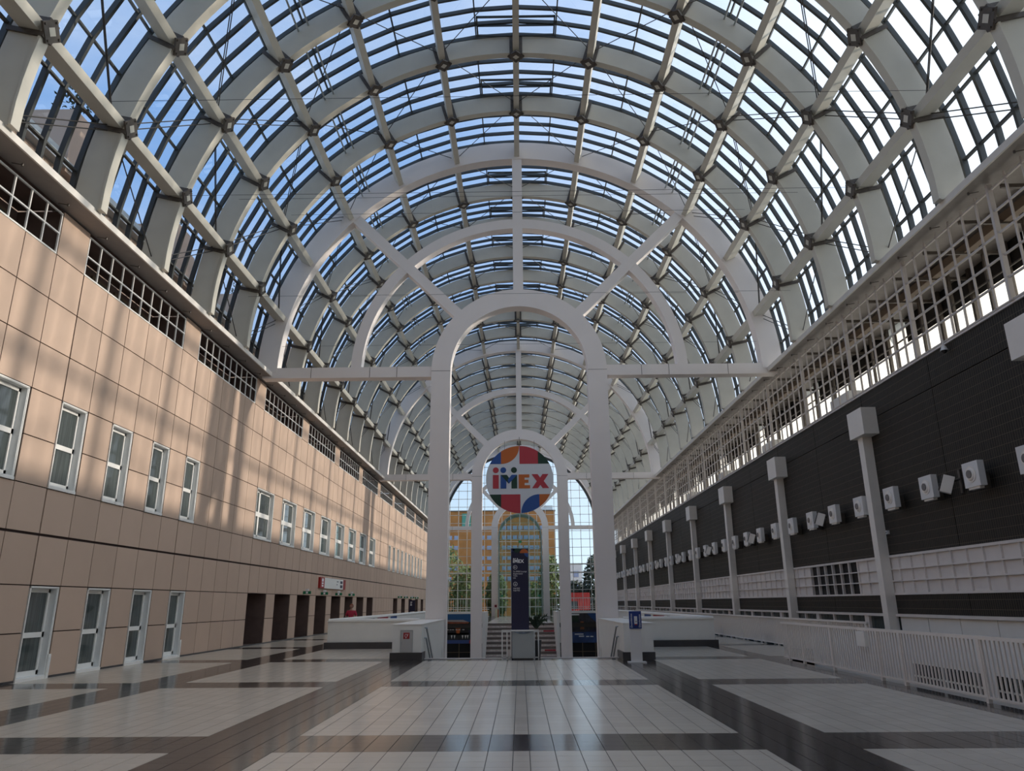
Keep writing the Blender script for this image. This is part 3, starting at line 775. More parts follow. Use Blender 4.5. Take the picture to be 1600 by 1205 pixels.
# stairwell end wall with banners
ew = empty('wall_stairwell', (0, 66, -4.3), 'low wall closing the stairwell beside the far stairs', 'wall', kind='structure')
for (a, b_) in ((-7.45, -3.0), (3.05, 7.42)):
    MB().box(a, b_, 66.0, 66.15, .78, .98).box(a, b_, 66.0, 66.15, -4.3, -4.0).build('wall_band', M['white'], ew)
    MB().box(a, b_, 66.05, 66.1, -4.0, -1.62).build('dark_glazing', M['black'], ew)
    MB().box(a, b_, 66.1, 66.2, -1.62, .78).build('rear_wall', M['white'], ew)
    g_ = MB(); x = a
    while x < b_ + .01: g_.box(x - .03, x + .03, 66.0, 66.06, -4.0, -1.62); x += 1.1
    g_.box(a, b_, 66.0, 66.06, -2.35, -2.30); g_.build('glazing_bar', M['brownwin'], ew)
def banner(x0, x1, label, kind):
    y = 66.0; z0, z1 = -1.62, .78; t = empty('banner', ((x0 + x1) / 2, y, z0), label, 'banner')
    W = x1 - x0; H = z1 - z0
    MB().box(x0, x1, y - .03, y, z0, z1).build('backing', M['navy'], t)
    def rect(u0, u1, v0, v1, m, nm='print', d=.034): MB().box(x0 + u0 * W, x0 + u1 * W, y - d, y - .03, z0 + v0 * H, z0 + v1 * H).build(nm, m, t)
    def pl(ps, m, d=.036): MB().prism([(x0 + u * W, z0 + v * H) for u, v in ps], y - d, y - .03).build('print', m, t)
    if kind == 0:
        sky_ = mat('print_sky', (.01, .09, .25), .5); rect(0, 1, .52, 1, sky_)
        rect(0, .82, .30, .55, mat('print_black', (.012, .012, .015), .5), d=.035)
        rect(0, 1, .12, .36, mat('print_dark', (.015, .02, .025), .5, var=.5, vscale=4), d=.035)
        pl([(.0, .80), (.62, .80), (.84, .72), (.0, .74)], mat('print_pale', (.35, .33, .32), .5), .037)
        pl([(.0, .74), (.84, .72), (.68, .58), (.0, .60)], mat('print_rust', (.30, .075, .03), .5, var=.4, vscale=3), .038)
        pl([(.35, .56), (.55, .56), (.50, .34), (.40, .34)], M['sorange'], .037)
        pl([(.75, .74), (.95, .72), (1, .5), (.8, .46), (.70, .56)], M['leafdark'], .037)
        for u in (.2, .3, .58, .68, .76, .88): pl([(u, .28), (u + .06, .28), (u + .03, .16)], M['winwhite'], .039)
        rect(0, 1, 0, .12, mat('print_blue', (.05, .09, .28), .5), d=.036)
        pl([(.84, 0), (1, 0), (1, .2), (.90, .17), (.84, .08)], M['sred'], .039); pl([(.90, .01), (.99, .01), (.97, .12), (.92, .12)], M['winwhite'], .041)
        for a_ in (.05, .15, .24, .36, .46, .60): rect(a_, a_ + .07, .455, .48, M['winwhite'], 'lettering', .040)
    else:
        rect(0, 1, 0, .36, mat('print_river', (.03, .07, .20), .5, var=.4, vscale=2))
        pl([(.0, .36), (.55, .36), (1, .50), (1, .70), (.6, 1), (0, 1)], mat('print_town', (.03, .027, .035), .5, var=.6, vscale=3), .035)
        pl([(.65, 1), (1, 1), (1, .68), (.78, .85)], mat('print_evening', (.01, .06, .20), .5), .037)
        pl([(.36, .45), (.52, .45), (.50, .72), (.38, .72)], mat('print_wall', (.28, .10, .04), .5), .037)
        pl([(.03, .72), (.32, .70), (.30, .92), (.02, .93)], M['leafdark'], .037)
        rect(.03, .34, .93, .97, M['alu'], 'lettering', .038)
        for a_, b_, v in ((.14, .48, .27), (.30, .50, .20), (.58, .70, .19), (.74, .86, .19)): rect(a_, b_, v, v + .035, M['alu'], 'lettering', .038)
banner(-6.45, -4.0, 'blue and orange photo banner left of the far stairs', 0)
banner(4.3, 6.5, 'dark blue street photo banner right of the far stairs', 1)

# opening parapets (white walls with dark plinths around the stairwell)
def parapet(label, segs, side):
    t = empty('parapet_wall', (side * 5.6, 29.95, 0), label, 'parapet')
    b = MB(); c = MB(); d_ = MB()
    for (x0, x1, y0, y1) in segs:
        b.box(x0, x1, y0, y1, .24, 1.0); ex_ = .10
        d_.box(x0 - (ex_ if x1 - x0 > 0 else 0), x1 + ex_, y0 - ex_, y1, 0, .24)
        c.box(x0 - .04, x1 + .04, y0 - .04, y1 + .04, 1.0, 1.03)
        n_ = max(2, int(max(x1 - x0, y1 - y0) / .4))
    b.build('white_panel', M['white'], t); d_.build('plinth', M['plinth'], t); c.build('coping', M['winwhite'], t)
    for (x0, x1, y0, y1) in segs:
        if y1 - y0 > x1 - x0: MB().rod(((x0 + x1) / 2, y0, 1.06), ((x0 + x1) / 2, y1, 1.06), .055, 10).build('cap_rail', M['winwhite'], t)
        else: MB().rod((x0, (y0 + y1) / 2, 1.06), (x1, (y0 + y1) / 2, 1.06), .055, 10).build('cap_rail', M['winwhite'], t)
    xi = side * 7.5
    yy = 37.0
    for m_k, l in (('navy', 1.6), ('sred', 3.2), ('sblue', 2.2)):
        MB().box(xi - side * .155, xi - side * .15, yy, yy + l, .82, .98).build('sticker', M[m_k], t); yy += l + .8
    return t
parapet('long white parapet around the stairwell, on the side of the pink stone wall', [(-7.5, -3.95, 29.95, 30.1), (-7.5, -7.35, 30.1, 66.0)], -1)
parapet('long white parapet around the stairwell, on the side of the dark wall', [(4.0, 7.5, 29.95, 30.1), (7.35, 7.5, 30.1, 66.0)], 1)
MB().box(-7.52, -7.3, 30.1, 66, -4.3, -.01).box(7.3, 7.52, 30.1, 66, -4.3, -.01).box(-7.5, -3.05, 29.97, 30.12, -4.3, -.01).box(3.1, 7.5, 29.97, 30.12, -4.3, -.01).build('well_lining', M['white'], ew)
# white boxes flanking the stair head
def stairbox(s_, label):
    xa, xb = (-3.95, -3.05) if s_ < 0 else (3.10, 3.98)
    y0 = 23.8 if s_ < 0 else 23.3
    t = empty('parapet_box', ((xa + xb) / 2, y0, 0), label, 'parapet box')
    MB().box(xa, xb, y0, 30.72, .22, 1.03).box(xa, xb, 24.4, 30.72, -4.3, .22).build('body', M['white'], t)
    MB().box(xa - .02, xb + .02, y0 - .02, 30.72, 1.03, 1.05).build('lid', M['winwhite'], t)
    MB().box(xa - .06, xb + .03, y0 - .05, 24.55, 0, .22).build('plinth', M['plinth'], t)
    xi = xb + .02 if s_ < 0 else xa - .02
    for (zz, yy) in ((.92, 24.35), (.62, 24.3)):
        MB().rod((xi + (-s_) * .06, yy, zz), (xi + (-s_) * .06, 31.8, zz - 4.3), .028, 8).rod((xi, yy, zz), (xi + (-s_) * .06, yy, zz), .02).build('handrail', M['steel'], t)
    return t
t = stairbox(-1, 'white box parapet with hydrant hatch beside the head of the stairs')
MB().box(-3.69, -3.33, 23.785, 23.80, .23, .86).build('hatch', mat('hatch_grey', (.50, .50, .49), .4), t)
b = MB().box(-3.70, -3.685, 23.778, 23.79, .23, .875).box(-3.335, -3.32, 23.778, 23.79, .23, .875).box(-3.70, -3.32, 23.778, 23.79, .86, .875).box(-3.66, -3.645, 23.775, 23.79, .47, .53); b.build('hatch_frame', M['steel'], t)
o = MB().box(-3.61, -3.42, 23.775, 23.787, .62, .80).build('hydrant_sign', M['red'], t)
b = MB()
for i in range(14):
    a0, a1 = [2 * math.pi * q / 14 for q in (i, i + 1)]
    b.rod((-3.525 + .035 * math.cos(a0), 23.772, .71 + .05 * math.sin(a0)), (-3.525 + .035 * math.cos(a1), 23.772, .71 + .05 * math.sin(a1)), .006, 4)
b.rod((-3.49, 23.772, .70), (-3.46, 23.772, .77), .007, 4).rod((-3.525, 23.772, .66), (-3.535, 23.772, .635), .007, 4)
b.build('hose_symbol', M['txt'], o)
stairbox(1, 'white box parapet behind the disinfectant stand')

# ------------------------------------------------------------------ railings on the right
def railing(X, y0, y1, label, posts, group=None, single=True):
    t = empty('balustrade', (X, y0, 0), label, 'railing')
    MB().box(X - .03, X + .03, y0, y1, 1.0, 1.06).build('top_rail', M['rail'], t)
    MB().box(X - .02, X + .02, y0, y1, .07, .11).build('bottom_rail', M['rail'], t)
    n_ = int((y1 - y0) / .122)
    me = MB().box(-.012, .012, -.016, .016, .11, 1.0).mesh('baluster', M['rail']); r_ = MB()
    for i in range(n_):
        y = y0 + .06 + i * .122
        if single and y > 9.5 and i < 290: inst('baluster', me, t, (0, y - y0, 0))
        else: r_.box(X - .012, X + .012, y - .016, y + .016, .11, 1.0)
    if not single: MB().box(X + .028, X + .034, y0, y1, .11, 1.0).build('infill_panel', M['rail'], t)
    if r_.v: r_.build('balusters', M['rail'], t, kind='stuff')
    for y in posts: MB().box(X - .035, X + .035, y - .03, y + .03, 0, 1.04).build('post', M['rail'], t)
    return t
t = railing(7.75, 2.0, 23.0, 'long grey slatted balustrade at the edge of the near floor', [2.1, 6, 10, 13.2, 15.9, 16.9, 19.4, 21.4, 22.5])
MB().box(7.66, 7.74, 17.35, 17.75, .66, .98).build('control_box', M['winwhite'], t)
railing(9.95, 22.2, 66.0, 'grey balustrade farther back along the gap below the dark wall', [22.3, 25, 27.4, 30.0, 32.1, 34.6, 38, 42, 46, 50, 54, 58, 62, 65.9], single=False)
t = empty('slotted_panel', (8.6, 6, 0), 'grey slotted ventilation panel behind the near balustrade', 'vent panel')
MB().box(8.6, 8.65, 4, 23.0, -.3, .96).build('panel', M['white'], t)
for (ya, yb) in ((11.2, 12.6), (13.0, 14.22), (14.70, 16.0), (16.15, 17.15)):
    for (za, zb) in ((-.08, .05), (.09, .32)):
        y = ya; b = MB()
        while y < yb: b.box(8.585, 8.6, y, y + .085, za, zb); y += .122
        b.build('slots', M['black'], t, kind='stuff')
MB().box(7.80, 7.84, 2, 24.2, -.6, -.01).build('slab_edge', M['band'], fl)

# ------------------------------------------------------------------ hanging round sign
t = empty('round_sign', (AX, 58.3, 11.15), 'big round hanging sign reading IMEX in coloured letters', 'sign')
sx, sz, sr, ys = .05, 11.15, 2.70, 58.3
U = lambda u, v: (sx + u * sr, sz + v * sr)
circ = [U(math.cos(2 * math.pi * i / 72), math.sin(2 * math.pi * i / 72)) for i in range(72)]
MB().prism(circ, ys, ys + .12).build('disc', M['signwhite'], t)
def seg(u0, u1, v0, top, m):
    n_ = 16; sgn = 1 if top else -1
    p = [U(u0, v0), U(u1, v0)] + [U(u0 + (u1 - u0) * (1 - i / n_), sgn * math.sqrt(max(0, .998 - (u0 + (u1 - u0) * (1 - i / n_)) ** 2))) for i in range(n_ + 1)]
    if not top: p = p[:2] + p[2:]
    MB().prism(p, ys - .012, ys).build('colour_field', M[m], t)
e1 = math.sqrt(.998 - .457 ** 2); e2 = math.sqrt(.998 - .45 ** 2)
seg(-e1, -.55, .457, True, 'sblue'); seg(0, .55, .457, True, 'sred'); seg(.55, e1, .457, True, 'sgreen')
seg(-e2, -.55, -.45, False, 'sgreen'); seg(-.55, .015, -.45, False, 'sred'); seg(.575, e2, -.45, False, 'sorange')
cu = [U(-.55 + .54 * math.sin(q * math.pi / 28), .975 - .518 * math.cos(q * math.pi / 28)) for q in range(15)]
p = cu + [U(-.01 - .54 * i / 10, math.sqrt(.998 - (.01 + .54 * i / 10) ** 2)) for i in range(11)]
MB().prism(p, ys - .012, ys).build('colour_field', M['sorange'], t)
cu = [U(.575 - .535 * math.cos(q * math.pi / 28), -.985 + .535 * math.sin(q * math.pi / 28)) for q in range(15)]
p = cu + [U(.575 - .535 * i / 10, -math.sqrt(.998 - (.575 - .535 * i / 10) ** 2)) for i in range(11)]
MB().prism(p, ys - .012, ys).build('colour_field', M['sblue'], t)
def L_(ps, m, d=.02, nm='letter'): MB().prism([U((x - 628) / 527, (596 - y) / 527) for x, y in ps], ys - d, ys).build(nm, M[m], t)
L_([(210, 527), (302, 527), (302, 742), (210, 742)], 'sred')
for cx, m in ((256, 'sred'), (373, 'sblue'), (540, 'sgreen')): L_([(cx + 46 * math.cos(a / 24 * 2 * math.pi), 453 + 46 * math.sin(a / 24 * 2 * math.pi)) for a in range(24)], m, nm='letter_dot')
L_([(330, 527), (420, 617), (420, 742), (330, 742)], 'sblue'); L_([(588, 527), (588, 742), (500, 742), (500, 617)], 'sgreen')
L_([(330, 527), (428, 527), (480, 598), (458, 668)], 'sgreen', .022); L_([(588, 527), (505, 527), (440, 605), (458, 668)], 'sblue', .024)
L_([(612, 523), (780, 523), (780, 572), (705, 572), (705, 607), (765, 607), (765, 655), (705, 655), (705, 692), (790, 692), (790, 742), (612, 742)], 'sorange')
L_([(815, 520), (910, 520), (948, 575), (985, 520), (1078, 520), (1003, 628), (1085, 740), (985, 740), (950, 688), (912, 740), (820, 740), (895, 632)], 'sred')
MB().rod((sx, ys + .06, sz + 2.7), (sx, ys + .06, 14.6), .02).rod((sx - 1.2, ys + .06, sz + 2.42), (sx - 1.2, ys + .06, 14.3), .012).rod((sx + 1.2, ys + .06, sz + 2.42), (sx + 1.2, ys + .06, 14.3), .012).build('hanger', M['cable'], t)

# ------------------------------------------------------------------ booth, tower sign, plant
t = empty('sign_tower', (-.01, 23.8, 0), 'tall navy tower sign with white IMEX lettering behind the grey cabinet', 'sign')
MB().box(-.28, .265, 23.75, 23.95, 0, 3.31).build('board', M['navy'], t)
yf = 23.745
def disc(cx, cz, r, m, nm, a0=0, a1=360, d=.006, n_=24):
    ps = [(cx + r * math.cos(math.radians(a0 + (a1 - a0) * i / n_)), cz + r * math.sin(math.radians(a0 + (a1 - a0) * i / n_))) for i in range(n_ + (0 if a1 - a0 == 360 else 1))]
    if a1 - a0 < 180: ps = ps + [(cx, cz)]
    MB().prism(ps, yf - d, yf).build(nm, m, t)
disc(.13, 3.165, .13, M['sorange'], 'colour_field', 0, 180); disc(.262, 3.165, .125, M['sblue'], 'colour_field', 180, 270)
disc(-.10, 3.308, .13, M['sgreen'], 'colour_field', 180, 360); disc(-.28 + .005, 3.308, .12, mat('board_blue', (.02, .03, .10), .5), 'colour_field', 270, 360)
text('IMEX', .142, (-.225, yf - .004, 2.87), M['txt'], t, bold=.005, space=1.12)
for cx in (-.20, -.15, -.08): disc(cx, 2.995, .018, M['txt'], 'letter_dot', n_=8)
def ringm(cx, cz, r, nm='icon_ring'):
    b = MB(); n_ = 20
    for i in range(n_):
        a0, a1 = 2 * math.pi * i / n_, 2 * math.pi * (i + 1) / n_; b.rod((cx + r * math.cos(a0), yf - .004, cz + r * math.sin(a0)), (cx + r * math.cos(a1), yf - .004, cz + r * math.sin(a1)), .007, 4)
    return b
b = ringm(-.15, 2.73, .06); b.rod((-.18, yf - .004, 2.73), (-.12, yf - .004, 2.73), .006, 4).rod((-.18, yf - .004, 2.73), (-.155, yf - .004, 2.755), .006, 4).rod((-.18, yf - .004, 2.73), (-.155, yf - .004, 2.705), .006, 4); b.build('arrow_icon', M['txt'], t)
b = ringm(-.15, 2.22, .06); b.rod((-.15, yf - .004, 2.25), (-.15, yf - .004, 2.19), .006, 4).rod((-.15, yf - .004, 2.19), (-.175, yf - .004, 2.215), .006, 4).rod((-.15, yf - .004, 2.19), (-.125, yf - .004, 2.215), .006, 4); b.build('arrow_icon', M['txt'], t)
for s_, z in (('To IMEX Lounge', 2.58), ('Registration', 2.515), ('Taxis', 2.45), ('Lift', 2.385)): text(s_, .062, (-.215, yf - .004, z), M['txt'], t)
for s_, z in (('Hall 8.0', 2.07), ('Hall 9.0', 2.005)): text(s_, .066, (-.215, yf - .004, z), M['txt'], t)
t = empty('grey_cabinet', (.07, 23.4, 0), 'grey free-standing cabinet in front of the navy tower sign', 'cabinet')
MB().box(-.26, .40, 23.45, 23.74, .06, .83).build('body', M['steel'], t)
MB().box(-.23, .37, 23.47, 23.72, 0, .06).build('foot', M['plinth'], t)
cs = [(-.25 + .64 * i / 12, .82 - .07 * math.sin(math.pi * i / 12)) for i in range(13)]
MB().prism(cs, 23.435, 23.45).build('curved_panel', mat('mottled_blue_grey', (.16, .20, .25), .5, var=.4, vscale=12), t)
MB().box(-.30, .42, 23.42, 23.75, .83, .86).build('lid', M['winwhite'], t)
t = empty('barrier_frame', (0, 24.0, 0), 'white metal barrier frame standing around the grey cabinet', 'barrier')
b = MB()
for x in (-.57, -.42, -.30, .42, .545): b.box(x - .018, x + .018, 23.80, 23.84, 0, .85)
b.build('upright', M['winwhite'], t)
MB().box(-.58, -.28, 23.80, 23.84, .82, .86).box(.40, .565, 23.80, 23.84, .82, .86).box(-.58, .56, 23.96, 24.0, .78, .82).build('top_bar', M['winwhite'], t)
MB().box(-.58, .56, 23.80, 23.84, .04, .075).build('bottom_bar', M['winwhite'], t)
MB().box(-.41, -.31, 23.805, 23.83, .09, .28).build('small_plate', M['band'], t)
t = empty('potted_palm', (.5, 24.02, 0), 'dark green potted plant behind the grey cabinet', 'plant')
MB().cyl((.5, 24.02, 0), (0, 0, 1), .10, .55, 16, .15).build('pot', M['plinth'], t)
MB().rod((.5, 24.02, .5), (.48, 24.02, .95), .015).build('stem', M['bark'], t)
b = MB()
for i in range(26):
    a = random.uniform(0, 6.28); r = random.uniform(.15, .34); zt = random.uniform(.98, 1.30); tip = (.5 + r * math.cos(a), 24.02 + r * .5 * math.sin(a), zt)
    c0 = Vector((.49, 24.02, .85)); c1 = Vector(tip); prev = c0
    for q in range(1, 6):
        f_ = q / 5; pnt = c0.lerp(c1, f_) + Vector((0, 0, .12 * math.sin(math.pi * f_))); dv = (pnt - prev)
        sd = dv.cross(Vector((0, 1, 0))).normalized() * .05
        for sg in (-1, 1): b.poly([tuple(prev), tuple(pnt), tuple(pnt + sd * sg * 1.1 + dv * .6)])
        prev = pnt
b.build('foliage', M['leafdark'], t)

# disinfectant stand
t = empty('disinfectant_stand', (3.3, 22.3, 0), 'white disinfectant dispenser stand with blue sign panel', 'dispenser')
MB().box(3.14, 3.46, 22.22, 22.28, .03, .93).build('pillar', M['whiteplastic'], t)
MB().box(3.05, 3.56, 22.12, 22.42, 0, .03).build('foot', M['whiteplastic'], t)
MB().box(3.13, 3.48, 22.19, 22.22, .92, 1.40).build('sign_panel', mat('hygiene_blue', (.008, .035, .20), .5), t)
MB().box(3.27, 3.35, 22.12, 22.19, 1.05, 1.26).build('dispenser', M['whiteplastic'], t)
MB().box(3.28, 3.34, 22.13, 22.19, 1.02, 1.05).build('drip_tray', M['red'], t)
MB().box(3.30, 3.33, 22.115, 22.12, 1.10, 1.13).build('sensor', M['lens'], t)
text('Desinfektion', .075, (3.215, 22.187, .95), M['txt'], t, rot=(math.pi / 2, -math.pi / 2, 0))
text('Disinfection', .075, (3.45, 22.187, .95), M['txt'], t, rot=(math.pi / 2, -math.pi / 2, 0))

# far navy stand sign on the left
t = empty('stand_sign', (-10.4, 74, 0), 'dark navy sign board on two legs far along the stone wall', 'sign')
MB().box(-10.75, -10.2, 74, 74.08, .95, 2.0).build('board', M['navy'], t)
MB().box(-10.62, -10.56, 74, 74.06, 0, .95).build('leg', M['winwhite'], t); MB().box(-10.40, -10.34, 74, 74.06, 0, .95).build('leg', M['winwhite'], t)
MB().box(-10.66, -10.48, 73.99, 74.0, 1.78, 1.84).box(-10.66, -10.52, 73.99, 74.0, 1.66, 1.71).box(-10.66, -10.5, 73.99, 74.0, 1.50, 1.60).build('lettering', M['txt'], t)

# ------------------------------------------------------------------ person
def skinmesh(name, pts, edges, m, parent, sub=2):
    me = D.meshes.new(name); me.from_pydata([p[:3] for p in pts], edges, []); o = D.objects.new(name, me); col.objects.link(o); o.parent = parent
    a = o.modifiers.new('s', 'SKIN'); a.use_smooth_shade = True
    for i, p in enumerate(pts): me.skin_vertices[0].data[i].radius = (p[3], p[4] if len(p) > 4 else p[3])
    me.skin_vertices[0].data[0].use_root = True
    b = o.modifiers.new('d', 'SUBSURF'); b.levels = sub; b.render_levels = sub
    me.materials.append(m); return o
pe = empty('person', (-7.95, 36.0, 0), 'person with reddish hair in a red top behind the white parapet', 'person')
body = [(0, 0, .92, .15, .11), (0, 0, 1.10, .13, .10), (0, -.01, 1.30, .15, .11), (0, -.02, 1.40, .06, .06), (0, -.03, 1.47, .05, .05),
        (-.17, 0, 1.33, .055), (-.24, -.02, 1.10, .045), (-.16, -.14, .98, .035), (-.10, -.20, .99, .03),
        (.17, 0, 1.33, .055), (.24, -.01, 1.10, .045), (.20, -.12, .93, .035), (.18, -.17, .88, .03),
        (-.09, 0, .85, .09), (-.10, 0, .48, .06), (-.10, .02, .08, .045), (-.10, -.12, .04, .04),
        (.09, 0, .85, .09), (.10, 0, .48, .06), (.10, .02, .08, .045), (.10, -.12, .04, .04)]
skinmesh('body', body, [(0, 1), (1, 2), (2, 3), (3, 4), (2, 5), (5, 6), (6, 7), (7, 8), (2, 9), (9, 10), (10, 11), (11, 12), (0, 13), (13, 14), (14, 15), (15, 16), (0, 17), (17, 18), (18, 19), (19, 20)], M['skin'], pe)
top = [(0, 0, .98, .165, .125), (0, 0, 1.12, .145, .115), (0, -.01, 1.30, .165, .125), (0, -.01, 1.36, .10, .09), (-.17, 0, 1.32, .075), (-.24, -.02, 1.12, .062), (.17, 0, 1.32, .075), (.24, -.01, 1.12, .062)]
skinmesh('red_top', top, [(0, 1), (1, 2), (2, 3), (2, 4), (4, 5), (2, 6), (6, 7)], M['redcloth'], pe)
trs = [(0, 0, .93, .15, .12), (-.09, 0, .82, .105), (-.10, 0, .48, .08), (-.10, .02, .12, .065), (.09, 0, .82, .105), (.10, 0, .48, .08), (.10, .02, .12, .065)]
skinmesh('trousers', trs, [(0, 1), (1, 2), (2, 3), (0, 4), (4, 5), (5, 6)], M['darkcloth'], pe)
def ell(name, c, r, m, parent, zmin=-1, yb=None):
    b = MB(); n1, n2 = 16, 10
    P_ = lambda i, j: (c[0] + r[0] * math.sin(math.pi * j / n2) * math.cos(2 * math.pi * i / n1), c[1] + r[1] * math.sin(math.pi * j / n2) * math.sin(2 * math.pi * i / n1), c[2] + r[2] * math.cos(math.pi * j / n2))
    for i in range(n1):
        for j in range(n2):
            if yb and P_(i + .5, j + .5)[1] - c[1] < yb and P_(i, j + .5)[2] < c[2] + .05: continue
            b.quad(P_(i, j), P_(i, j + 1), P_(i + 1, j + 1), P_(i + 1, j))
    me = b.mesh(name, m)
    for p in me.polygons: p.use_smooth = True
    return inst(name, me, parent)
ell('head', (0, -.03, 1.56), (.075, .092, .105), M['skin'], pe)
ell('hair', (0, -.018, 1.575), (.092, .105, .112), M['hair'], pe, yb=-.07)
inst('face', MB().box(-.045, -.02, -.125, -.115, 1.565, 1.575).box(.02, .045, -.125, -.115, 1.565, 1.575).box(-.02, .02, -.124, -.114, 1.505, 1.512).box(-.012, .012, -.14, -.115, 1.53, 1.56).mesh('face', M['hair']), pe)
inst('handbag', MB().box(-.34, -.16, -.12, .02, .86, 1.08).rod((-.25, -.05, 1.08), (.1, -.06, 1.36), .012).mesh('handbag', M['darkcloth']), pe)

# ------------------------------------------------------------------ end wall
we = empty('wall_end', (0, YE, 0), 'arched glass end wall with thin white grid', 'wall', kind='structure')
MB().strip(arc(11.85), arc(10.72), YE - .05, YE + .15).build('arch_wall', M['portal'], we)
MB().strip(arc(10.72), arc(10.40), YE - .10, YE + .15).build('arch_frame', M['bar'], we)
def zt(x):
    d_ = 10.5 ** 2 - (x - AX) ** 2
    return CZ + math.sqrt(d_) if d_ > 0 else CZ
x = -10.9
while x <= 11.0:
    if abs(x - AX) > 2.9 or True:
        MB().box(x - .035, x + .035, YE, YE + .1, 0 if abs(x) > 2.9 else 0, zt(x)).build('mullion', M['white'], we)
    x += 1.21
z = 1.12
while z < 21.9:
    half = 10.5 if z < CZ else math.sqrt(max(0, 10.5 ** 2 - (z - CZ) ** 2))
    tk = .03 if not (5 < z < 7.3) else .09
    MB().box(AX - half, AX + half, YE, YE + .1, z - tk, z + tk).build('transom', M['white'], we); z += 1.12
gp = [(AX - 10.6, 0), (AX + 10.6, 0)] + [pol(10.6, a) for a in range(90, -91, -6)]
MB().poly([(x, YE + .05, z) for x, z in gp]).build('pane', M['clearglass'], we)
MB().box(-11.5, -10.9, YE, YE + .2, -4, 11.5).box(11.0, 11.5, YE, YE + .2, -4, 11.5).build('side_frame', M['white'], we)
# porch
pc = empty('glass_porch', (AX, 99, 0), 'green tinted barrel glass porch inside the farthest portal', 'porch')
a_ = [(AX + 2.85 * math.sin(math.radians(q)), 10.2 + 2.85 * math.cos(math.radians(q))) for q in range(-90, 91, 10)]
b = MB()
full = [(AX - 2.85, 0)] + a_ + [(AX + 2.85, 0)]
for i in range(len(full) - 1):
    (x0, z0), (x1, z1) = full[i], full[i + 1]; b.quad((x0, 98, z0), (x0, YE, z0), (x1, YE, z1), (x1, 98, z1))
b.build('barrel_glass', M['greenglass'], pc)
MB().poly([(x, 98, z) for x, z in reversed(full)]).build('front_glass', M['greenglass'], pc)
ins = [(AX - 2.75, 0)] + [(AX + 2.75 * math.sin(math.radians(q)), 10.2 + 2.75 * math.cos(math.radians(q))) for q in range(-90, 91, 10)] + [(AX + 2.75, 0)]
ous = [(AX - 2.88, 0)] + [(AX + 2.88 * math.sin(math.radians(q)), 10.2 + 2.88 * math.cos(math.radians(q))) for q in range(-90, 91, 10)] + [(AX + 2.88, 0)]
for y in (98, 99.6, 101.3): MB().strip(ous, ins, y - .04, y + .04).build('hoop', mat('hoop_grey', (.28, .34, .32), .5), pc)
b = MB()
for x in (-1.9, -1.2, .0, 1.2, 1.9): b.box(AX + x - .03, AX + x + .03, 97.97, 98.03, 0, 10.2 + math.sqrt(2.85 ** 2 - x * x))
for z in (1.2, 2.3, 3.4, 5.2, 6.6, 8.0, 9.4, 10.8): b.box(AX - 2.8, AX + 2.8, 97.97, 98.03, z - .03, z + .03)
b.build('front_grid', M['alu'], pc)
b = MB()
for x in (-1.6, 1.6): b.box(AX + x - .75, AX + x + .75, 97.9, 98.0, 2.2, 2.35)
b.build('door_head', M['white'], pc)
for x in (-2.4, 2.4): MB().box(AX + x - .14, AX + x + .14, 97.85, 97.9, 2.45, 2.65).build('exit_sign', M['exitgreen'], pc)
MB().box(AX - .2, AX + .2, 97.85, 97.9, 9.2, 9.5).build('exit_sign', M['exitgreen'], pc)
t = empty('end_balustrade', (0, 96, 0), 'white barred railing in front of the glass end wall', 'railing')
b = MB()
for (xa, xb) in ((-11.4, -3.9), (4.0, 11.4)):
    x = xa
    while x < xb: b.box(x - .02, x + .02, 96, 96.04, 0, 2.2); x += .30
    b.box(xa, xb, 95.98, 96.06, 2.16, 2.26).box(xa, xb, 95.98, 96.06, .9, .97).box(xa, xb, 95.98, 96.06, .05, .12)
b.build('barred_screen', M['white'], t)
t = empty('waste_bin', (-2.9, 92, 0), 'pale upright box with orange side far off beside the porch', 'bin')
MB().box(-3.05, -2.75, 92, 92.3, 0, .95).build('body', mat('pale_yellow', (.55, .55, .40), .6), t); MB().box(-2.75, -2.6, 92, 92.3, 0, .95).build('side_panel', mat('rust_orange', (.35, .10, .03), .6), t)
t = empty('fire_box', (-3.45, 100.9, 1.1), 'small red alarm box on the far portal column', 'alarm box')
MB().box(-3.4, -3.1, 100.85, 100.97, 1.15, 1.45).build('housing', M['red'], t); MB().box(-3.32, -3.18, 100.84, 100.85, 1.22, 1.38).build('plate', M['navy'], t)

# back wall behind the camera
wb = tag(MB().box(-11.6, 11.6, YB - .2, YB, 0, 11.5).prism([(AX - 11.9, CZ)] + [pol(11.9, a) for a in range(-90, 91, 6)], YB - .2, YB).build('wall_back', M['cream']), 'plain end wall behind the viewer', 'wall', kind='structure')

# ------------------------------------------------------------------ outside
tag(MB().box(-300, 300, -200, 500, -4.7, -4.5).build('ground', M['ground']), 'paved ground outside the hall', 'ground', kind='structure')
bo = empty('office_building', (-8, 142, -4.5), 'orange brick office block with window bands beyond the glass end wall', 'building')
MB().box(-34, 6.8, 142, 156, -4.5, 18.6).build('brick_wall', M['orange'], bo)
b = 0
wme = MB().box(-.42, .42, 0, .12, 0, .72).mesh('window', M['officeglass'])
for zz in (15.1, 13.3, 11.4, 9.5, 7.6, 5.7):
    x = -3.0
    while x < 5: inst('window', wme, bo, (x + 8, -.08, zz + 4.5)); x += 1.05
    x = -15.8
    while x < -4.0:
        if not (-12 < x < -8.5): inst('window', wme, bo, (x + 8, -.08, zz + 4.5))
        x += 1.25
MB().box(-34, 6.9, 141.9, 156, 18.6, 18.8).build('parapet', M['brownwin'], bo)
MB().box(-11.0, -9.3, 141.8, 142, 15.8, 18.2).build('green_stair_window', mat('green_window', (.10, .35, .25), .3), bo)
MB().box(3.5, 6.5, 144, 148, 18.8, 19.9).build('roof_plant', M['alu'], bo)
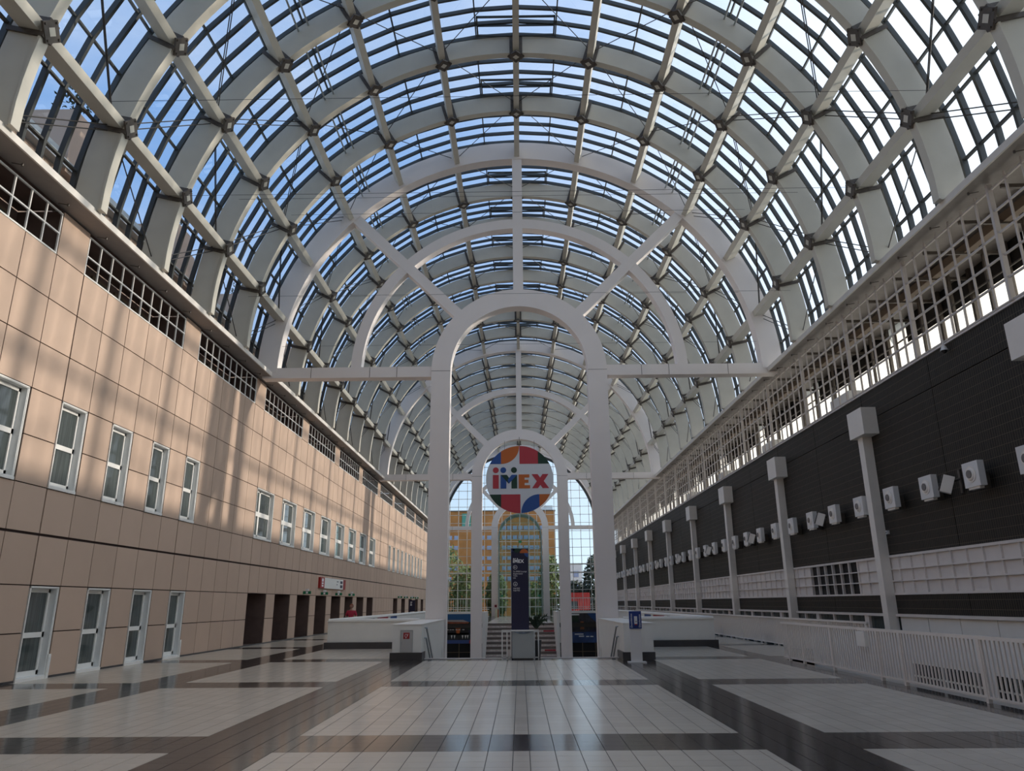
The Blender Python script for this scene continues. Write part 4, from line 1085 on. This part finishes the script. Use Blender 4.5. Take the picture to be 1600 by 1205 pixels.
t = empty('white_building', (12.5, 172, -4.5), 'white flat-roofed house far beyond the end wall', 'building')
MB().box(9.5, 14.0, 172, 180, -4.5, 10.0).build('house_wall', M['winwhite'], t)
for zz in (7.2, 4.4):
    for x in (10.2, 12.2): MB().box(x, x + 1.1, 171.9, 172, zz, zz + 1.3).build('window', M['officeglass'], t)
t = empty('red_kiosk', (8.6, 112, -4.5), 'red box-shaped kiosk with dark window outside the end wall', 'kiosk')
MB().box(6.8, 10.2, 112, 115, .6, 3.05).box(6.8, 8.6, 111.9, 115, .0, .6).build('shell', M['redbld'], t)
MB().box(6.9, 8.4, 111.9, 112, .75, 1.85).build('window', M['darkglass'], t)
MB().box(6.5, 10.5, 111.5, 116, -4.5, .0).build('base', M['concrete'], t)
b = MB()
for i in range(12): b.box(6.8 + .28 * i, 6.815 + .28 * i, 111.96, 112, 1.9, 3.05)
b.build('cladding_joint', M['red'], t)
TR = [(-11.5, 114, 10.6, 3.2, 'leaf', 'tall green tree left of the far portal columns'), (-7.6, 112, 7.2, 2.3, 'leaf', 'shorter bushy tree beside the tall one beyond the end wall'),
      (-14.5, 118, 9.0, 3.0, 'leaf', 'broad tree close to the stone wall side beyond the glass'), (-3.6, 116, 6.4, 1.7, 'leaf', 'small tree seen between the far columns on the left'),
      (4.6, 114, 8.8, 1.9, 'leaf', 'olive tree just right of the glass porch outside'), (1.5, 120, 5.0, 2.6, 'leaf', 'low bush behind the glass porch'),
      (11.2, 116, 8.8, 1.6, 'leafdark', 'slim dark tree right of the red kiosk'), (8.8, 119, 5.0, 2.2, 'leafdark', 'low dark tree behind the red kiosk'), (13.6, 118, 6.0, 2.4, 'leafdark', 'dark tree at the dark wall side beyond the glass')]
for x, y, h_, r_, m, lab in TR:
    t = empty('tree', (x, y, -4.5), lab, 'tree')
    hh = (h_ + 1.0) / 2
    leaves(x, y, h_ - hh, r_, r_, hh, 1500, .34, .45).build('crown', M[m], t)
    MB().cyl((x, y, -4.5), (0, 0, 1), .2, h_ * .7 + 3, 8, .08).build('trunk', M['bark'], t)
